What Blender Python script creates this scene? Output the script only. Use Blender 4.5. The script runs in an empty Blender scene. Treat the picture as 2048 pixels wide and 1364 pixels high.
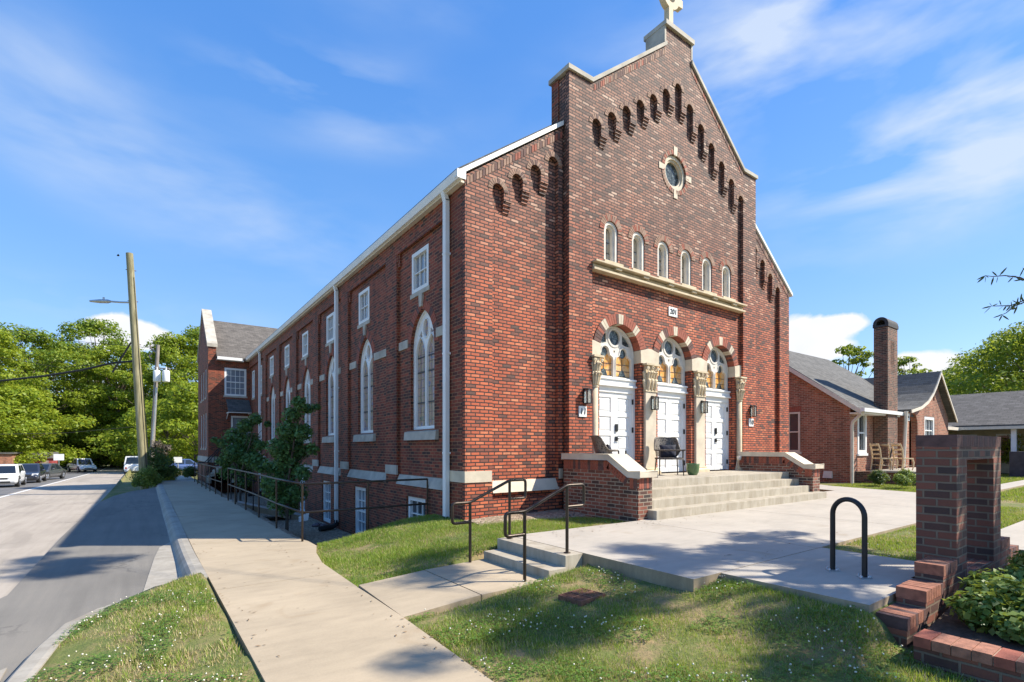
import bpy, bmesh, math, random
import numpy as np
from mathutils import Vector, Matrix, noise
from mathutils.geometry import tessellate_polygon
random.seed(7)
RNG = np.random.default_rng(11)
S = bpy.context.scene
COL = S.collection
PI = math.pi
# ------------------------------------------------------------------ camera
cam = bpy.data.cameras.new('camera'); camo = bpy.data.objects.new('camera', cam); COL.objects.link(camo)
YAW = math.atan(734 / 1014.)
camo.location = (0, 0, 1.32); camo.rotation_euler = (PI / 2, 0, -YAW)
cam.sensor_width = 36; cam.lens = 1014 / 2048 * 36; cam.shift_y = (896 - 682) / 2048.
cam.clip_start = .05; cam.clip_end = 2000
S.camera = camo
FW = (math.sin(YAW), math.cos(YAW)); RT = (math.cos(YAW), -math.sin(YAW))
# ------------------------------------------------------------------ object helpers
def tag(o, label, cat, group=None, kind=None):
    if label: o['label'] = label
    if cat: o['category'] = cat
    if group: o['group'] = group
    if kind: o['kind'] = kind
    return o
def thing(name, label, cat, loc=(0, 0, 0), rz=0, group=None):
    o = bpy.data.objects.new(name, None); COL.objects.link(o)
    o.location = loc; o.rotation_euler = (0, 0, rz); o.empty_display_size = .2
    return tag(o, label, cat, group)
def link(name, me, parent=None, world=True):
    o = bpy.data.objects.new(name, me); COL.objects.link(o)
    if parent:
        o.parent = parent
        if world:
            o.matrix_parent_inverse = (Matrix.LocRotScale(parent.location, parent.rotation_euler, None).inverted()
                                       if parent.parent is None else Matrix.Identity(4))
    return o
def dup(root, loc, rz, label, group=None, scale=None):
    r = root.copy(); COL.objects.link(r); r.location = loc; r.rotation_euler = (0, 0, rz)
    r['label'] = label
    if group: r['group'] = group
    if scale: r.scale = (scale[0], scale[0], scale[1]) if isinstance(scale, tuple) else (scale,) * 3
    for ch in list(root.children):
        c = ch.copy(); COL.objects.link(c); c.parent = r
        for g in list(ch.children):
            d = g.copy(); COL.objects.link(d); d.parent = c
    return r
class MB:
    def __init__(s): s.v = []; s.f = []; s.m = []; s.sm = []
    def add(s, vs, fs, m=0, smooth=False):
        b = len(s.v); s.v += [tuple(p) for p in vs]
        for f in fs:
            s.f.append(tuple(b + i for i in f)); s.m.append(m); s.sm.append(smooth)
    def box(s, x0, x1, y0, y1, z0, z1, m=0):
        vs = [(x, y, z) for z in (z0, z1) for y in (y0, y1) for x in (x0, x1)]
        s.add(vs, [(0, 2, 3, 1), (4, 5, 7, 6), (0, 1, 5, 4), (2, 6, 7, 3), (0, 4, 6, 2), (1, 3, 7, 5)], m); return s
    def hexa(s, bot, top, m=0):
        n = len(bot)
        s.add(list(bot) + list(top), [tuple(range(n))[::-1], tuple(range(n, 2 * n))] +
              [(i, (i + 1) % n, n + (i + 1) % n, n + i) for i in range(n)], m); return s
    def prism(s, outer, holes, fn, d0, d1, m=0, side=None):
        loops = [outer] + list(holes)
        flat = [p for l in loops for p in l]; N = len(flat)
        tris = tessellate_polygon([[Vector((p[0], p[1], 0)) for p in l] for l in loops])
        vs = [fn(p[0], p[1], d0) for p in flat] + [fn(p[0], p[1], d1) for p in flat]
        s.add(vs, [tuple(t) for t in tris] + [tuple(N + i for i in t[::-1]) for t in tris], m)
        b = len(s.v) - 2 * N; k = 0
        for l in loops:
            n = len(l)
            for i in range(n):
                j = (i + 1) % n
                s.f.append((b + k + i, b + k + j, b + N + k + j, b + N + k + i)); s.m.append(m if side is None else side); s.sm.append(False)
            k += n
        return s
    def tube(s, path, r, n=8, closed=False, m=0, cap=True, smooth=True):
        P = [Vector(p) for p in path]; k = len(P)
        R = r if isinstance(r, (list, tuple)) else [r] * k
        T = []
        for i in range(k):
            if closed: t = (P[(i + 1) % k] - P[i - 1])
            else: t = P[min(i + 1, k - 1)] - P[max(i - 1, 0)]
            T.append(t.normalized() if t.length > 1e-9 else Vector((0, 0, 1)))
        a = Vector((0, 0, 1)) if abs(T[0].z) < .9 else Vector((1, 0, 0))
        u = T[0].cross(a).normalized(); vs = []
        for i in range(k):
            if i: u = (u - T[i] * u.dot(T[i])); u = u.normalized() if u.length > 1e-6 else T[i].orthogonal().normalized()
            w = T[i].cross(u)
            for j in range(n):
                an = 2 * PI * j / n
                vs.append(P[i] + (u * math.cos(an) + w * math.sin(an)) * R[i])
        fs = []
        for i in range(k if closed else k - 1):
            for j in range(n):
                a0 = i * n + j; a1 = i * n + (j + 1) % n; b0 = ((i + 1) % k) * n + j; b1 = ((i + 1) % k) * n + (j + 1) % n
                fs.append((a0, a1, b1, b0))
        s.add(vs, fs, m, smooth)
        if cap and not closed:
            s.add(vs[:n], [tuple(range(n))[::-1]], m); s.add(vs[-n:], [tuple(range(n))], m)
        return s
    def lathe(s, prof, c=(0, 0, 0), n=16, m=0, a0=0, a1=2 * PI, smooth=True):
        full = abs(a1 - a0 - 2 * PI) < 1e-6; k = n if full else n + 1
        vs = [(c[0] + r * math.cos(a0 + (a1 - a0) * j / n), c[1] + r * math.sin(a0 + (a1 - a0) * j / n), c[2] + z) for r, z in prof for j in range(k)]
        fs = []
        for i in range(len(prof) - 1):
            for j in range(n):
                j2 = (j + 1) % k
                fs.append((i * k + j, i * k + j2, (i + 1) * k + j2, (i + 1) * k + j))
        s.add(vs, fs, m, smooth); return s
    def blob(s, c, rad, nu=10, nv=7, m=0, jit=0):
        vs = []; fs = []
        for i in range(nv + 1):
            th = PI * i / nv
            for j in range(nu):
                ph = 2 * PI * j / nu; q = 1 + random.uniform(-jit, jit)
                vs.append((c[0] + rad[0] * q * math.sin(th) * math.cos(ph), c[1] + rad[1] * q * math.sin(th) * math.sin(ph), c[2] + rad[2] * q * math.cos(th)))
        for i in range(nv):
            for j in range(nu):
                fs.append((i * nu + j, (i + 1) * nu + j, (i + 1) * nu + (j + 1) % nu, i * nu + (j + 1) % nu))
        s.add(vs, fs, m, True); return s
    def mesh(s, name, mats, bevel=0, recalc=True):
        me = bpy.data.meshes.new(name)
        me.from_pydata(s.v, [], s.f)
        for m in (mats if isinstance(mats, (list, tuple)) else [mats]): me.materials.append(m)
        me.polygons.foreach_set('material_index', s.m); me.polygons.foreach_set('use_smooth', s.sm)
        bm = bmesh.new(); bm.from_mesh(me)
        if bevel:
            bmesh.ops.remove_doubles(bm, verts=bm.verts, dist=1e-5)
            ed = [e for e in bm.edges if len(e.link_faces) == 2 and e.calc_face_angle(0) > .7]
            bmesh.ops.bevel(bm, geom=ed, offset=bevel, segments=2, affect='EDGES', profile=.6, clamp_overlap=True)
        if recalc: bmesh.ops.recalc_face_normals(bm, faces=bm.faces)
        bm.to_mesh(me); bm.free(); me.update(); return me
    def build(s, name, mats, parent=None, world=True, bevel=0):
        return link(name, s.mesh(name, mats, bevel), parent, world)
XZ = lambda a, b, d: (a, d, b)      # facade planes
YZ = lambda a, b, d: (d, a, b)      # side planes
XY = lambda a, b, d: (a, b, d)      # floors
def arc(cx, cz, r, a0, a1, n, rz=None):
    rz = rz or r
    return [(cx + r * math.cos(a0 + (a1 - a0) * i / n), cz + rz * math.sin(a0 + (a1 - a0) * i / n)) for i in range(n + 1)]
def archpoly(cx, hw, z0, zs, n=14, rz=None):
    return [(cx + hw, z0)] + arc(cx, zs, hw, 0, PI, n, rz) + [(cx - hw, z0)]
def lancet(cx, hw, z0, zs, zp, n=8):
    h = zp - zs; R = (h * h + hw * hw) / (2 * hw); th = math.asin(min(1, h / R))
    rgt = [(cx + hw - R + R * math.cos(th * i / n), zs + R * math.sin(th * i / n)) for i in range(n + 1)]
    lft = [(2 * cx - a, b) for a, b in rgt[:-1]][::-1]
    return [(cx + hw, z0)] + rgt + lft + [(cx - hw, z0)]
def circle(cx, cz, r, n=20, rz=None): return arc(cx, cz, r, 0, 2 * PI * (n - 1) / n, n - 1, rz)
# ------------------------------------------------------------------ material helpers
class NT:
    def __init__(s, name):
        s.m = bpy.data.materials.new(name); s.m.use_nodes = True; s.t = s.m.node_tree; s.t.nodes.clear()
        s.out = s.n('ShaderNodeOutputMaterial'); s.b = s.n('ShaderNodeBsdfPrincipled'); s.l(s.b.outputs[0], s.out.inputs[0])
        s.b.inputs['Roughness'].default_value = .8
    def n(s, t, **k):
        x = s.t.nodes.new(t)
        for a, v in k.items(): setattr(x, a, v)
        return x
    def l(s, a, b): s.t.links.new(a, b)
    def val(s, sock, v):
        if hasattr(v, 'is_output') or isinstance(v, bpy.types.NodeSocket): s.l(v, sock)
        else: sock.default_value = v
    def math(s, op, a, b=0.0, c=None, clamp=False):
        x = s.n('ShaderNodeMath', operation=op, use_clamp=clamp); s.val(x.inputs[0], a); s.val(x.inputs[1], b)
        if c is not None: s.val(x.inputs[2], c)
        return x.outputs[0]
    def noise(s, vec, scale, detail=4, rough=.55, dist=0):
        x = s.n('ShaderNodeTexNoise'); s.val(x.inputs['Scale'], scale); x.inputs['Detail'].default_value = detail
        x.inputs['Roughness'].default_value = rough; x.inputs['Distortion'].default_value = dist
        if vec is not None: s.l(vec, x.inputs['Vector'])
        return x.outputs['Fac']
    def ramp(s, fac, stops, interp='LINEAR'):
        x = s.n('ShaderNodeValToRGB'); cr = x.color_ramp; cr.interpolation = interp
        while len(cr.elements) < len(stops): cr.elements.new(.5)
        for e, (p, c) in zip(cr.elements, stops):
            e.position = p; e.color = (*c, 1) if len(c) == 3 else c
        s.l(fac, x.inputs[0]); return x.outputs[0]
    def mix(s, f, a, b, mode='MIX'):
        x = s.n('ShaderNodeMix', data_type='RGBA', blend_type=mode)
        s.val(x.inputs[0], f)
        for i, c in ((6, a), (7, b)):
            if isinstance(c, tuple): x.inputs[i].default_value = (*c, 1)
            else: s.l(c, x.inputs[i])
        return x.outputs[2]
    def pos(s): return s.n('ShaderNodeNewGeometry').outputs['Position']
    def mapv(s, vec, sc):
        x = s.n('ShaderNodeMapping'); x.inputs['Scale'].default_value = sc; s.l(vec, x.inputs['Vector']); return x.outputs[0]
    def bump(s, h, strength=.3, dist=.01):
        x = s.n('ShaderNodeBump'); x.inputs['Strength'].default_value = strength; x.inputs['Distance'].default_value = dist
        s.l(h, x.inputs['Height']); s.l(x.outputs[0], s.b.inputs['Normal'])
    def col(s, c): s.val(s.b.inputs['Base Color'], (*c, 1) if isinstance(c, tuple) else c)
def plain(name, c, rough=.6, metal=0, var=.12, vs=6, spec=None, bump=0, coat=0):
    t = NT(name); p = t.pos()
    f = t.noise(p, vs, 5)
    lo = tuple(x * (1 - var) for x in c); hi = tuple(min(1, x * (1 + var)) for x in c)
    t.col(t.ramp(f, [(.3, lo), (.7, hi)]))
    t.b.inputs['Roughness'].default_value = rough; t.b.inputs['Metallic'].default_value = metal
    if coat: t.b.inputs['Coat Weight'].default_value = coat; t.b.inputs['Coat Roughness'].default_value = .05
    if spec is not None: t.b.inputs['Specular IOR Level'].default_value = spec
    if bump: t.bump(t.noise(p, vs * 8, 6), bump, .01)
    return t.m
def brick(name, stops, mortar, bw=.205, bh=.069, ms=.009, weather=None, off=0, bstr=.9, grime=.22, seedoff=0.0):
    t = NT(name); g = t.n('ShaderNodeNewGeometry')
    sp = t.n('ShaderNodeSeparateXYZ'); t.l(g.outputs['Position'], sp.inputs[0])
    sn = t.n('ShaderNodeSeparateXYZ'); t.l(g.outputs['True Normal'], sn.inputs[0])
    ax = t.math('ABSOLUTE', sn.outputs[0]); ay = t.math('ABSOLUTE', sn.outputs[1]); az = t.math('ABSOLUTE', sn.outputs[2])
    fx = t.math('GREATER_THAN', ax, ay)
    u = t.math('ADD', t.math('MULTIPLY', sp.outputs[1], fx), t.math('MULTIPLY', sp.outputs[0], t.math('SUBTRACT', 1, fx)))
    fz = t.math('GREATER_THAN', az, .8)
    v = t.math('ADD', t.math('MULTIPLY', sp.outputs[1], fz), t.math('MULTIPLY', sp.outputs[2], t.math('SUBTRACT', 1, fz)))
    u = t.math('ADD', u, 40 + seedoff); v = t.math('ADD', v, 20.7 + off)
    wob = t.noise(g.outputs['Position'], 7, 2)
    v2 = t.math('ADD', v, t.math('MULTIPLY', t.math('SUBTRACT', wob, .5), .012))
    cv = t.n('ShaderNodeCombineXYZ'); t.l(u, cv.inputs[0]); t.l(v2, cv.inputs[1])
    bt = t.n('ShaderNodeTexBrick'); t.l(cv.outputs[0], bt.inputs['Vector'])
    bt.inputs['Scale'].default_value = 1; bt.inputs['Brick Width'].default_value = bw; bt.inputs['Row Height'].default_value = bh
    bt.inputs['Mortar Size'].default_value = ms; bt.inputs['Mortar Smooth'].default_value = .25
    bt.inputs['Color1'].default_value = (0, 0, 0, 1); bt.inputs['Color2'].default_value = (1, 1, 1, 1); bt.inputs['Mortar'].default_value = (.5, .5, .5, 1)
    rnd = t.n('ShaderNodeSeparateColor'); t.l(bt.outputs['Color'], rnd.inputs[0])
    fine = t.noise(g.outputs['Position'], 45, 5, .7)
    big = t.noise(g.outputs['Position'], .7, 5, .6)
    r = t.math('ADD', rnd.outputs[0], t.math('MULTIPLY', t.math('SUBTRACT', fine, .5), .22))
    r = t.math('ADD', r, t.math('MULTIPLY', t.math('SUBTRACT', big, .5), grime))
    c = t.ramp(r, stops)
    mcol = t.mix(t.noise(g.outputs['Position'], 9, 4), tuple(x * .75 for x in mortar), tuple(x * 1.2 for x in mortar))
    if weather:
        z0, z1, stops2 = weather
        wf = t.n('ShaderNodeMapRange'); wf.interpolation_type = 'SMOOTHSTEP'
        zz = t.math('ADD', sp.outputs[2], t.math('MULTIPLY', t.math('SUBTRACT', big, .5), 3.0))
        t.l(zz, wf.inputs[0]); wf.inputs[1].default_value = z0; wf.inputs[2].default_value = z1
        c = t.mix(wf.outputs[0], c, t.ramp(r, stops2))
    c = t.mix(bt.outputs['Fac'], c, mcol)
    stn = t.ramp(t.noise(t.mapv(g.outputs['Position'], (1.6, 1.6, .22)), 1.3, 5, .6, .4), [(.34, (.62, .60, .60)), (.52, (1, 1, 1)), (.72, (1.12, 1.1, 1.08))])
    c = t.mix(.75, c, stn, 'MULTIPLY')
    t.col(c)
    t.b.inputs['Roughness'].default_value = .78
    h = t.math('ADD', t.math('MULTIPLY', t.math('SUBTRACT', 1, bt.outputs['Fac']), 1.0), t.math('MULTIPLY', fine, .35))
    h = t.math('ADD', h, t.math('MULTIPLY', rnd.outputs[0], .25))
    t.bump(h, bstr, .008)
    return t.m
FR = [(.0, (0.113, 0.057, 0.042)), (.08, (0.191, 0.068, 0.044)), (.18, (0.338, 0.084, 0.040)), (.5, (0.450, 0.100, 0.042)), (.8, (0.517, 0.124, 0.051)), (.95, (0.563, 0.163, 0.072)), (1, (0.585, 0.211, 0.104))]
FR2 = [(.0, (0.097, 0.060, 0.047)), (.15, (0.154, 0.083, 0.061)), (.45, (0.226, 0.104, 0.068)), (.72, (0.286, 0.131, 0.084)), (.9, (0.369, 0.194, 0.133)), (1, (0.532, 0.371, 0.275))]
M = {}
M['brick'] = brick('brick_front', FR, (.036, .023, .02), weather=(3.4, 8.0, FR2), ms=.0125)  # dark mortar, with the shade of its raked joints put into the colour
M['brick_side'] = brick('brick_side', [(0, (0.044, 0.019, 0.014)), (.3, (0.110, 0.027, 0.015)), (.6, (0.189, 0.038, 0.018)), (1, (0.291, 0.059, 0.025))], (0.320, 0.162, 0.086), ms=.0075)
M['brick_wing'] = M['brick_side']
M['brick_cheek'] = brick('brick_cheek', [(0, (.05, .035, .03)), (.3, (.14, .05, .03)), (.65, (.23, .07, .04)), (1, (.30, .10, .06))], (.36, .30, .22), bw=.21, bh=.071, ms=.009)
M['brick_cottage'] = brick('brick_cottage', [(0, (0.200, 0.072, 0.044)), (.5, (0.325, 0.111, 0.062)), (1, (0.425, 0.156, 0.094))], (0.425, 0.325, 0.225), bw=.21, bh=.074, ms=.010)
M['brick_chim'] = brick('brick_chimney', [(0, (.05, .032, .027)), (.5, (.15, .06, .038)), (1, (.25, .10, .062))], (.26, .20, .14), bw=.2, bh=.074, ms=.011)
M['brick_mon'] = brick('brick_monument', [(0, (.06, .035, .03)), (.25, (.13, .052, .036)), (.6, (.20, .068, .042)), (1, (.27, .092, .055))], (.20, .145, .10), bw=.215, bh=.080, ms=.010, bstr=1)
M['brick_mon_top'] = brick('brick_monument_cap', [(0, (.13, .06, .042)), (.5, (.24, .095, .06)), (1, (.34, .15, .10))], (.2, .16, .12), bw=.068, bh=.4, ms=.010, bstr=1)
M['soldier'] = brick('brick_soldier', [(0, (.05, .03, .03)), (.4, (.16, .06, .04)), (1, (.30, .10, .06))], (.30, .24, .18), bw=.069, bh=.215, ms=.009)
M['vA'] = plain('brick_red', (.30, .085, .05), .8, var=.25, vs=12, bump=.3)
M['vB'] = plain('brick_dark', (.12, .06, .05), .8, var=.3, vs=12, bump=.3)
M['vC'] = plain('brick_tan', (.30, .18, .125), .8, var=.25, vs=12, bump=.3)
M['mortar'] = plain('mortar', (.42, .34, .26), .9, var=.2)
M['stone'] = plain('limestone', (.58, .50, .38), .75, var=.16, vs=3, bump=.25)
M['stone_warm'] = plain('limestone_warm', (.56, .46, .31), .75, var=.16, vs=4, bump=.25)
M['stone_grey'] = plain('limestone_weathered', (.42, .385, .32), .8, var=.25, vs=3, bump=.3)
M['tracery'] = plain('tracery_stone', (.66, .62, .55), .7, var=.12, vs=4)
M['white'] = plain('white_paint', (.77, .77, .745), .5, var=.07, vs=1.7)
M['trim'] = plain('cream_trim', (.70, .62, .50), .6, var=.08)
M['black'] = plain('black_metal', (.022, .021, .022), .42, var=.2, metal=.3)
M['bronze'] = plain('bronze_pipe', (.055, .042, .032), .38, var=.2, metal=.6)
M['steel'] = plain('galvanised_steel', (.5, .5, .5), .4, metal=.8)
M['rubber'] = plain('black_rubber', (.02, .02, .02), .8)
M['lead'] = plain('lead_came', (.05, .05, .055), .6)
def glassmat(name, c, rough=.06, var=None, scale=3, spec=.8):
    t = NT(name)
    if var: t.col(t.ramp(t.noise(t.pos(), scale, 5, .65, 1.5), var))
    else: t.col(c)
    t.b.inputs['Roughness'].default_value = rough; t.b.inputs['Specular IOR Level'].default_value = spec
    return t.m
M['glass'] = glassmat('window_glass', (.035, .045, .055), .03)
M['glass_blind'] = glassmat('glass_with_blind', (.2, .23, .27), .05)
M['stain'] = glassmat('stained_glass_amber', None, .25, [(.3, (.42, .25, .12)), (.42, (.72, .30, .06)), (.5, (.80, .40, .10)), (.6, (.75, .48, .25)), (.72, (.5, .17, .03))], 2.4, .3)
M['stain_dark'] = glassmat('stained_glass_grey', None, .3, [(.28, (.06, .07, .07)), (.38, (.22, .25, .20)), (.46, (.45, .33, .20)), (.54, (.42, .28, .24)), (.62, (.15, .2, .32)), (.76, (.46, .42, .36))], 4.5, .3)
M['stain_blue'] = glassmat('stained_glass_blue', None, .15, [(.35, (.02, .025, .028)), (.5, (.07, .085, .085)), (.6, (.17, .21, .21)), (.75, (.32, .34, .31))], 9, .3)
M['stain_tan'] = glassmat('stained_glass_pale', None, .2, [(.32, (.3, .27, .22)), (.5, (.5, .42, .3)), (.62, (.3, .36, .42)), (.75, (.42, .25, .12))], 3.5)
def concrete(name, c, scale=1.2, var=.12, streak=None, spots=True):
    t = NT(name); p = t.pos()
    a = t.noise(p, scale, 6, .6); b = t.noise(p, 60, 4, .7); d = t.noise(t.mapv(p, (1.2, 4, 1)), 2.2, 5, .6)
    f = t.math('ADD', t.math('MULTIPLY', a, .5), t.math('ADD', t.math('MULTIPLY', b, .2), t.math('MULTIPLY', d, .3)))
    lo = tuple(x * (1 - var * 1.6) for x in c); hi = tuple(x * (1 + var * 1.2) for x in c)
    colr = t.ramp(f, [(.32, lo), (.5, c), (.66, hi)])
    if spots:
        w = t.ramp(t.noise(p, 1.9, 3, .5, .8), [(.62, (0, 0, 0)), (.75, (1, 1, 1))])
        w2 = t.ramp(t.noise(p, 7, 6, .75, 1.5), [(.6, (0, 0, 0)), (.72, (1, 1, 1))]); colr = t.mix(t.math('MULTIPLY', w2, .22), colr, tuple(x * .55 for x in c))
        vo = t.n('ShaderNodeTexVoronoi'); vo.inputs['Scale'].default_value = 3.1; t.l(p, vo.inputs['Vector']); dot = t.ramp(vo.outputs['Distance'], [(.035, (1, 1, 1)), (.06, (0, 0, 0))]); colr = t.mix(t.math('MULTIPLY', dot, .5), colr, tuple(x * .35 for x in c))
        colr = t.mix(t.math('MULTIPLY', w, .42), colr, tuple(x * y for x, y in zip(c, (.72, .62, .5))))
    if streak:
        sv = t.ramp(t.noise(t.mapv(p, (5, 5, .9)), 1, 7, .75), [(.40, (0, 0, 0)), (.72, (1, 1, 1))])
        colr = t.mix(t.math('MULTIPLY', sv, .7), colr, streak)
    t.col(colr); t.b.inputs['Roughness'].default_value = .85
    t.bump(t.math('ADD', t.math('MULTIPLY', b, .6), a), .25, .006)
    return t.m
M['conc'] = concrete('concrete_paving', (.40, .36, .30))
M['conc_warm'] = concrete('concrete_sidewalk', (.39, .315, .215), .9, .15)
M['conc_edge'] = concrete('concrete_edge', (.36, .28, .18), 2, .25, (.22, .17, .11))
M['conc_step'] = concrete('concrete_step', (.42, .375, .295), 2, .15, (.21, .165, .105))
M['curb'] = concrete('concrete_curb', (.35, .32, .265), 1.5, .2, (.22, .19, .15))
def asphalt(name, c, tint):
    t = NT(name); p = t.pos(); a = t.noise(p, .6, 5, .6); b = t.noise(p, 90, 3, .8)
    d = t.noise(t.mapv(p, (6, .35, 1)), 1, 5, .6)
    f = t.math('ADD', t.math('MULTIPLY', a, .35), t.math('ADD', t.math('MULTIPLY', b, .3), t.math('MULTIPLY', d, .35)))
    t.col(t.ramp(f, [(.3, tuple(x * .7 for x in c)), (.5, c), (.7, tint)])); t.b.inputs['Roughness'].default_value = .9
    base = t.b.inputs['Base Color'].links[0].from_socket
    vo = t.n('ShaderNodeTexVoronoi', feature='DISTANCE_TO_EDGE'); vo.inputs['Scale'].default_value = .55
    wv = t.n('ShaderNodeVectorMath', operation='ADD'); t.l(p, wv.inputs[0]); wn_ = t.n('ShaderNodeTexNoise'); wn_.inputs['Scale'].default_value = 2.2; wn_.inputs['Detail'].default_value = 5; t.l(p, wn_.inputs['Vector']); t.l(wn_.outputs['Color'], wv.inputs[1]); t.l(wv.outputs[0], vo.inputs['Vector'])
    cr = t.ramp(vo.outputs['Distance'], [(.006, (1, 1, 1)), (.014, (0, 0, 0))]); gate = t.ramp(t.noise(p, .35, 2), [(.5, (0, 0, 0)), (.58, (1, 1, 1))])
    c2 = t.mix(t.math('MULTIPLY', t.math('MULTIPLY', cr, gate), .55), base, tuple(x * .35 for x in c))
    pt = t.ramp(t.noise(t.mapv(p, (1, .25, 1)), .8, 2, .4), [(.60, (0, 0, 0)), (.63, (1, 1, 1))]); t.col(t.mix(t.math('MULTIPLY', pt, .3), c2, tuple(x * .6 for x in c)))
    t.bump(b, .5, .01); return t.m
M['asph_new'] = asphalt('asphalt_bay', (.19, .175, .15), (.26, .235, .195))
M['asph_old'] = asphalt('asphalt_street', (.36, .31, .25), (.46, .40, .33))
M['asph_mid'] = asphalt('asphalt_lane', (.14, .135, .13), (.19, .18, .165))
def shingle(name, c):
    t = NT(name); g = t.n('ShaderNodeNewGeometry'); sp = t.n('ShaderNodeSeparateXYZ'); t.l(g.outputs['Position'], sp.inputs[0])
    sn = t.n('ShaderNodeSeparateXYZ'); t.l(g.outputs['True Normal'], sn.inputs[0])
    fx = t.math('GREATER_THAN', t.math('ABSOLUTE', sn.outputs[0]), t.math('ABSOLUTE', sn.outputs[1]))
    u = t.math('ADD', t.math('MULTIPLY', sp.outputs[1], fx), t.math('MULTIPLY', sp.outputs[0], t.math('SUBTRACT', 1, fx)))
    cv = t.n('ShaderNodeCombineXYZ'); t.l(u, cv.inputs[0]); t.l(sp.outputs[2], cv.inputs[1])
    bt = t.n('ShaderNodeTexBrick'); t.l(cv.outputs[0], bt.inputs['Vector']); bt.inputs['Scale'].default_value = 1
    bt.inputs['Brick Width'].default_value = .3; bt.inputs['Row Height'].default_value = .1; bt.inputs['Mortar Size'].default_value = .008
    bt.inputs['Color1'].default_value = (*[x * .65 for x in c], 1); bt.inputs['Color2'].default_value = (*[x * 1.35 for x in c], 1); bt.inputs['Mortar'].default_value = (*[x * .35 for x in c], 1)
    n = t.noise(g.outputs['Position'], 3, 6, .7)
    t.col(t.mix(.35, bt.outputs['Color'], t.ramp(n, [(.35, tuple(x * .6 for x in c)), (.65, tuple(x * 1.5 for x in c))])))
    t.b.inputs['Roughness'].default_value = .9; t.bump(t.math('SUBTRACT', 1, bt.outputs['Fac']), .6, .01); return t.m
M['shingle'] = shingle('roof_shingles', (.10, .097, .09))
M['shingle2'] = shingle('roof_shingles_brown', (.12, .108, .095))
def leafmat(name, lo, mid, hi, trans=.35, rough=.5):
    t = NT(name); g = t.n('ShaderNodeNewGeometry')
    big = t.noise(g.outputs['Position'], .55, 3)
    r = t.math('ADD', t.math('MULTIPLY', g.outputs['Random Per Island'], .75), t.math('MULTIPLY', big, .35))
    c = t.ramp(r, [(.12, lo), (.5, mid), (.95, hi)])
    t.col(c); t.b.inputs['Roughness'].default_value = rough; t.b.inputs['Specular IOR Level'].default_value = .35
    tr = t.n('ShaderNodeBsdfTranslucent'); t.l(t.mix(.35, c, (.5, .5, .05), 'MIX'), tr.inputs[0])
    mx = t.n('ShaderNodeMixShader'); mx.inputs[0].default_value = trans
    t.l(t.b.outputs[0], mx.inputs[1]); t.l(tr.outputs[0], mx.inputs[2]); t.l(mx.outputs[0], t.out.inputs[0]); return t.m
M['leaf_far'] = leafmat('leaf_spring_green', (.10, .17, .012), (.22, .31, .02), (.38, .44, .04), .5)
M['leaf_far2'] = leafmat('leaf_mid_green', (.065, .135, .014), (.15, .245, .022), (.29, .36, .036), .48)
M['leaf_dark'] = leafmat('leaf_dark_green', (.045, .10, .036), (.085, .185, .055), (.16, .29, .08), .3)
M['leaf_shrub'] = leafmat('leaf_shrub', (.025, .055, .018), (.055, .11, .025), (.11, .19, .04), .3)
M['leaf_yel'] = leafmat('leaf_yellow_green', (.12, .17, .01), (.22, .28, .02), (.34, .38, .04), .4)
M['leaf_broad'] = leafmat('leaf_broad_green', (.05, .11, .02), (.14, .23, .04), (.30, .38, .09), .35, .45)
M['leaf_oak'] = leafmat('leaf_willow_oak', (.02, .035, .012), (.03, .055, .015), (.05, .09, .02), .2)
M['grass'] = leafmat('grass_blade', (.09, .18, .015), (.20, .34, .03), (.38, .45, .08), .4, .6)
M['straw'] = leafmat('dry_grass_blade', (.32, .24, .10), (.45, .36, .18), (.55, .47, .28), .25, .7)
M['bark'] = plain('tree_bark', (.12, .09, .065), .9, var=.4, vs=6, bump=.6)
def woodpole(name, lo, hi):
    t = NT(name); p = t.pos(); f = t.noise(t.mapv(p, (14, 14, .8)), 1, 6, .65)
    t.col(t.ramp(f, [(.35, lo), (.65, hi)])); t.b.inputs['Roughness'].default_value = .85; t.bump(f, .5, .01); return t.m
M['pole'] = woodpole('treated_pine_pole', (.15, .135, .065), (.36, .325, .19))
M['pole_grey'] = woodpole('weathered_pole', (.14, .12, .10), (.34, .30, .26))
def groundmat():
    t = NT('ground_soil_grass'); p = t.pos(); a = t.noise(p, .8, 6, .65); b = t.noise(p, 25, 5, .7); d = t.noise(p, 3.2, 4, .6)
    f = t.math('ADD', t.math('MULTIPLY', a, .45), t.math('ADD', t.math('MULTIPLY', b, .2), t.math('MULTIPLY', d, .35)))
    t.col(t.ramp(f, [(.36, (.085, .125, .02)), (.48, (.15, .165, .04)), (.56, (.25, .19, .085)), (.66, (.36, .245, .125))]))
    t.b.inputs['Roughness'].default_value = .95; t.bump(t.math('ADD', b, d), .8, .03); return t.m
M['ground'] = groundmat()
def gravelmat():
    t = NT('gravel'); p = t.pos(); v = t.n('ShaderNodeTexVoronoi'); v.inputs['Scale'].default_value = 26; t.l(p, v.inputs['Vector'])
    sc = t.n('ShaderNodeSeparateColor'); t.l(v.outputs['Color'], sc.inputs[0])
    t.col(t.ramp(t.math('ADD', t.math('MULTIPLY', sc.outputs[0], .8), t.math('MULTIPLY', t.noise(p, 1.5), .2)), [(0, (.12, .09, .06)), (.4, (.28, .21, .14)), (.8, (.42, .34, .24)), (1, (.55, .47, .36))]))
    t.b.inputs['Roughness'].default_value = .9; t.bump(t.math('SUBTRACT', 1, v.outputs['Distance']), 1, .03); return t.m
M['gravel'] = gravelmat()
M['flower'] = plain('clover_flower', (.66, .62, .50), .8, var=.15)
M['pot'] = plain('green_glaze', (.075, .16, .055), .25, var=.2, vs=5, coat=.5)
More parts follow.
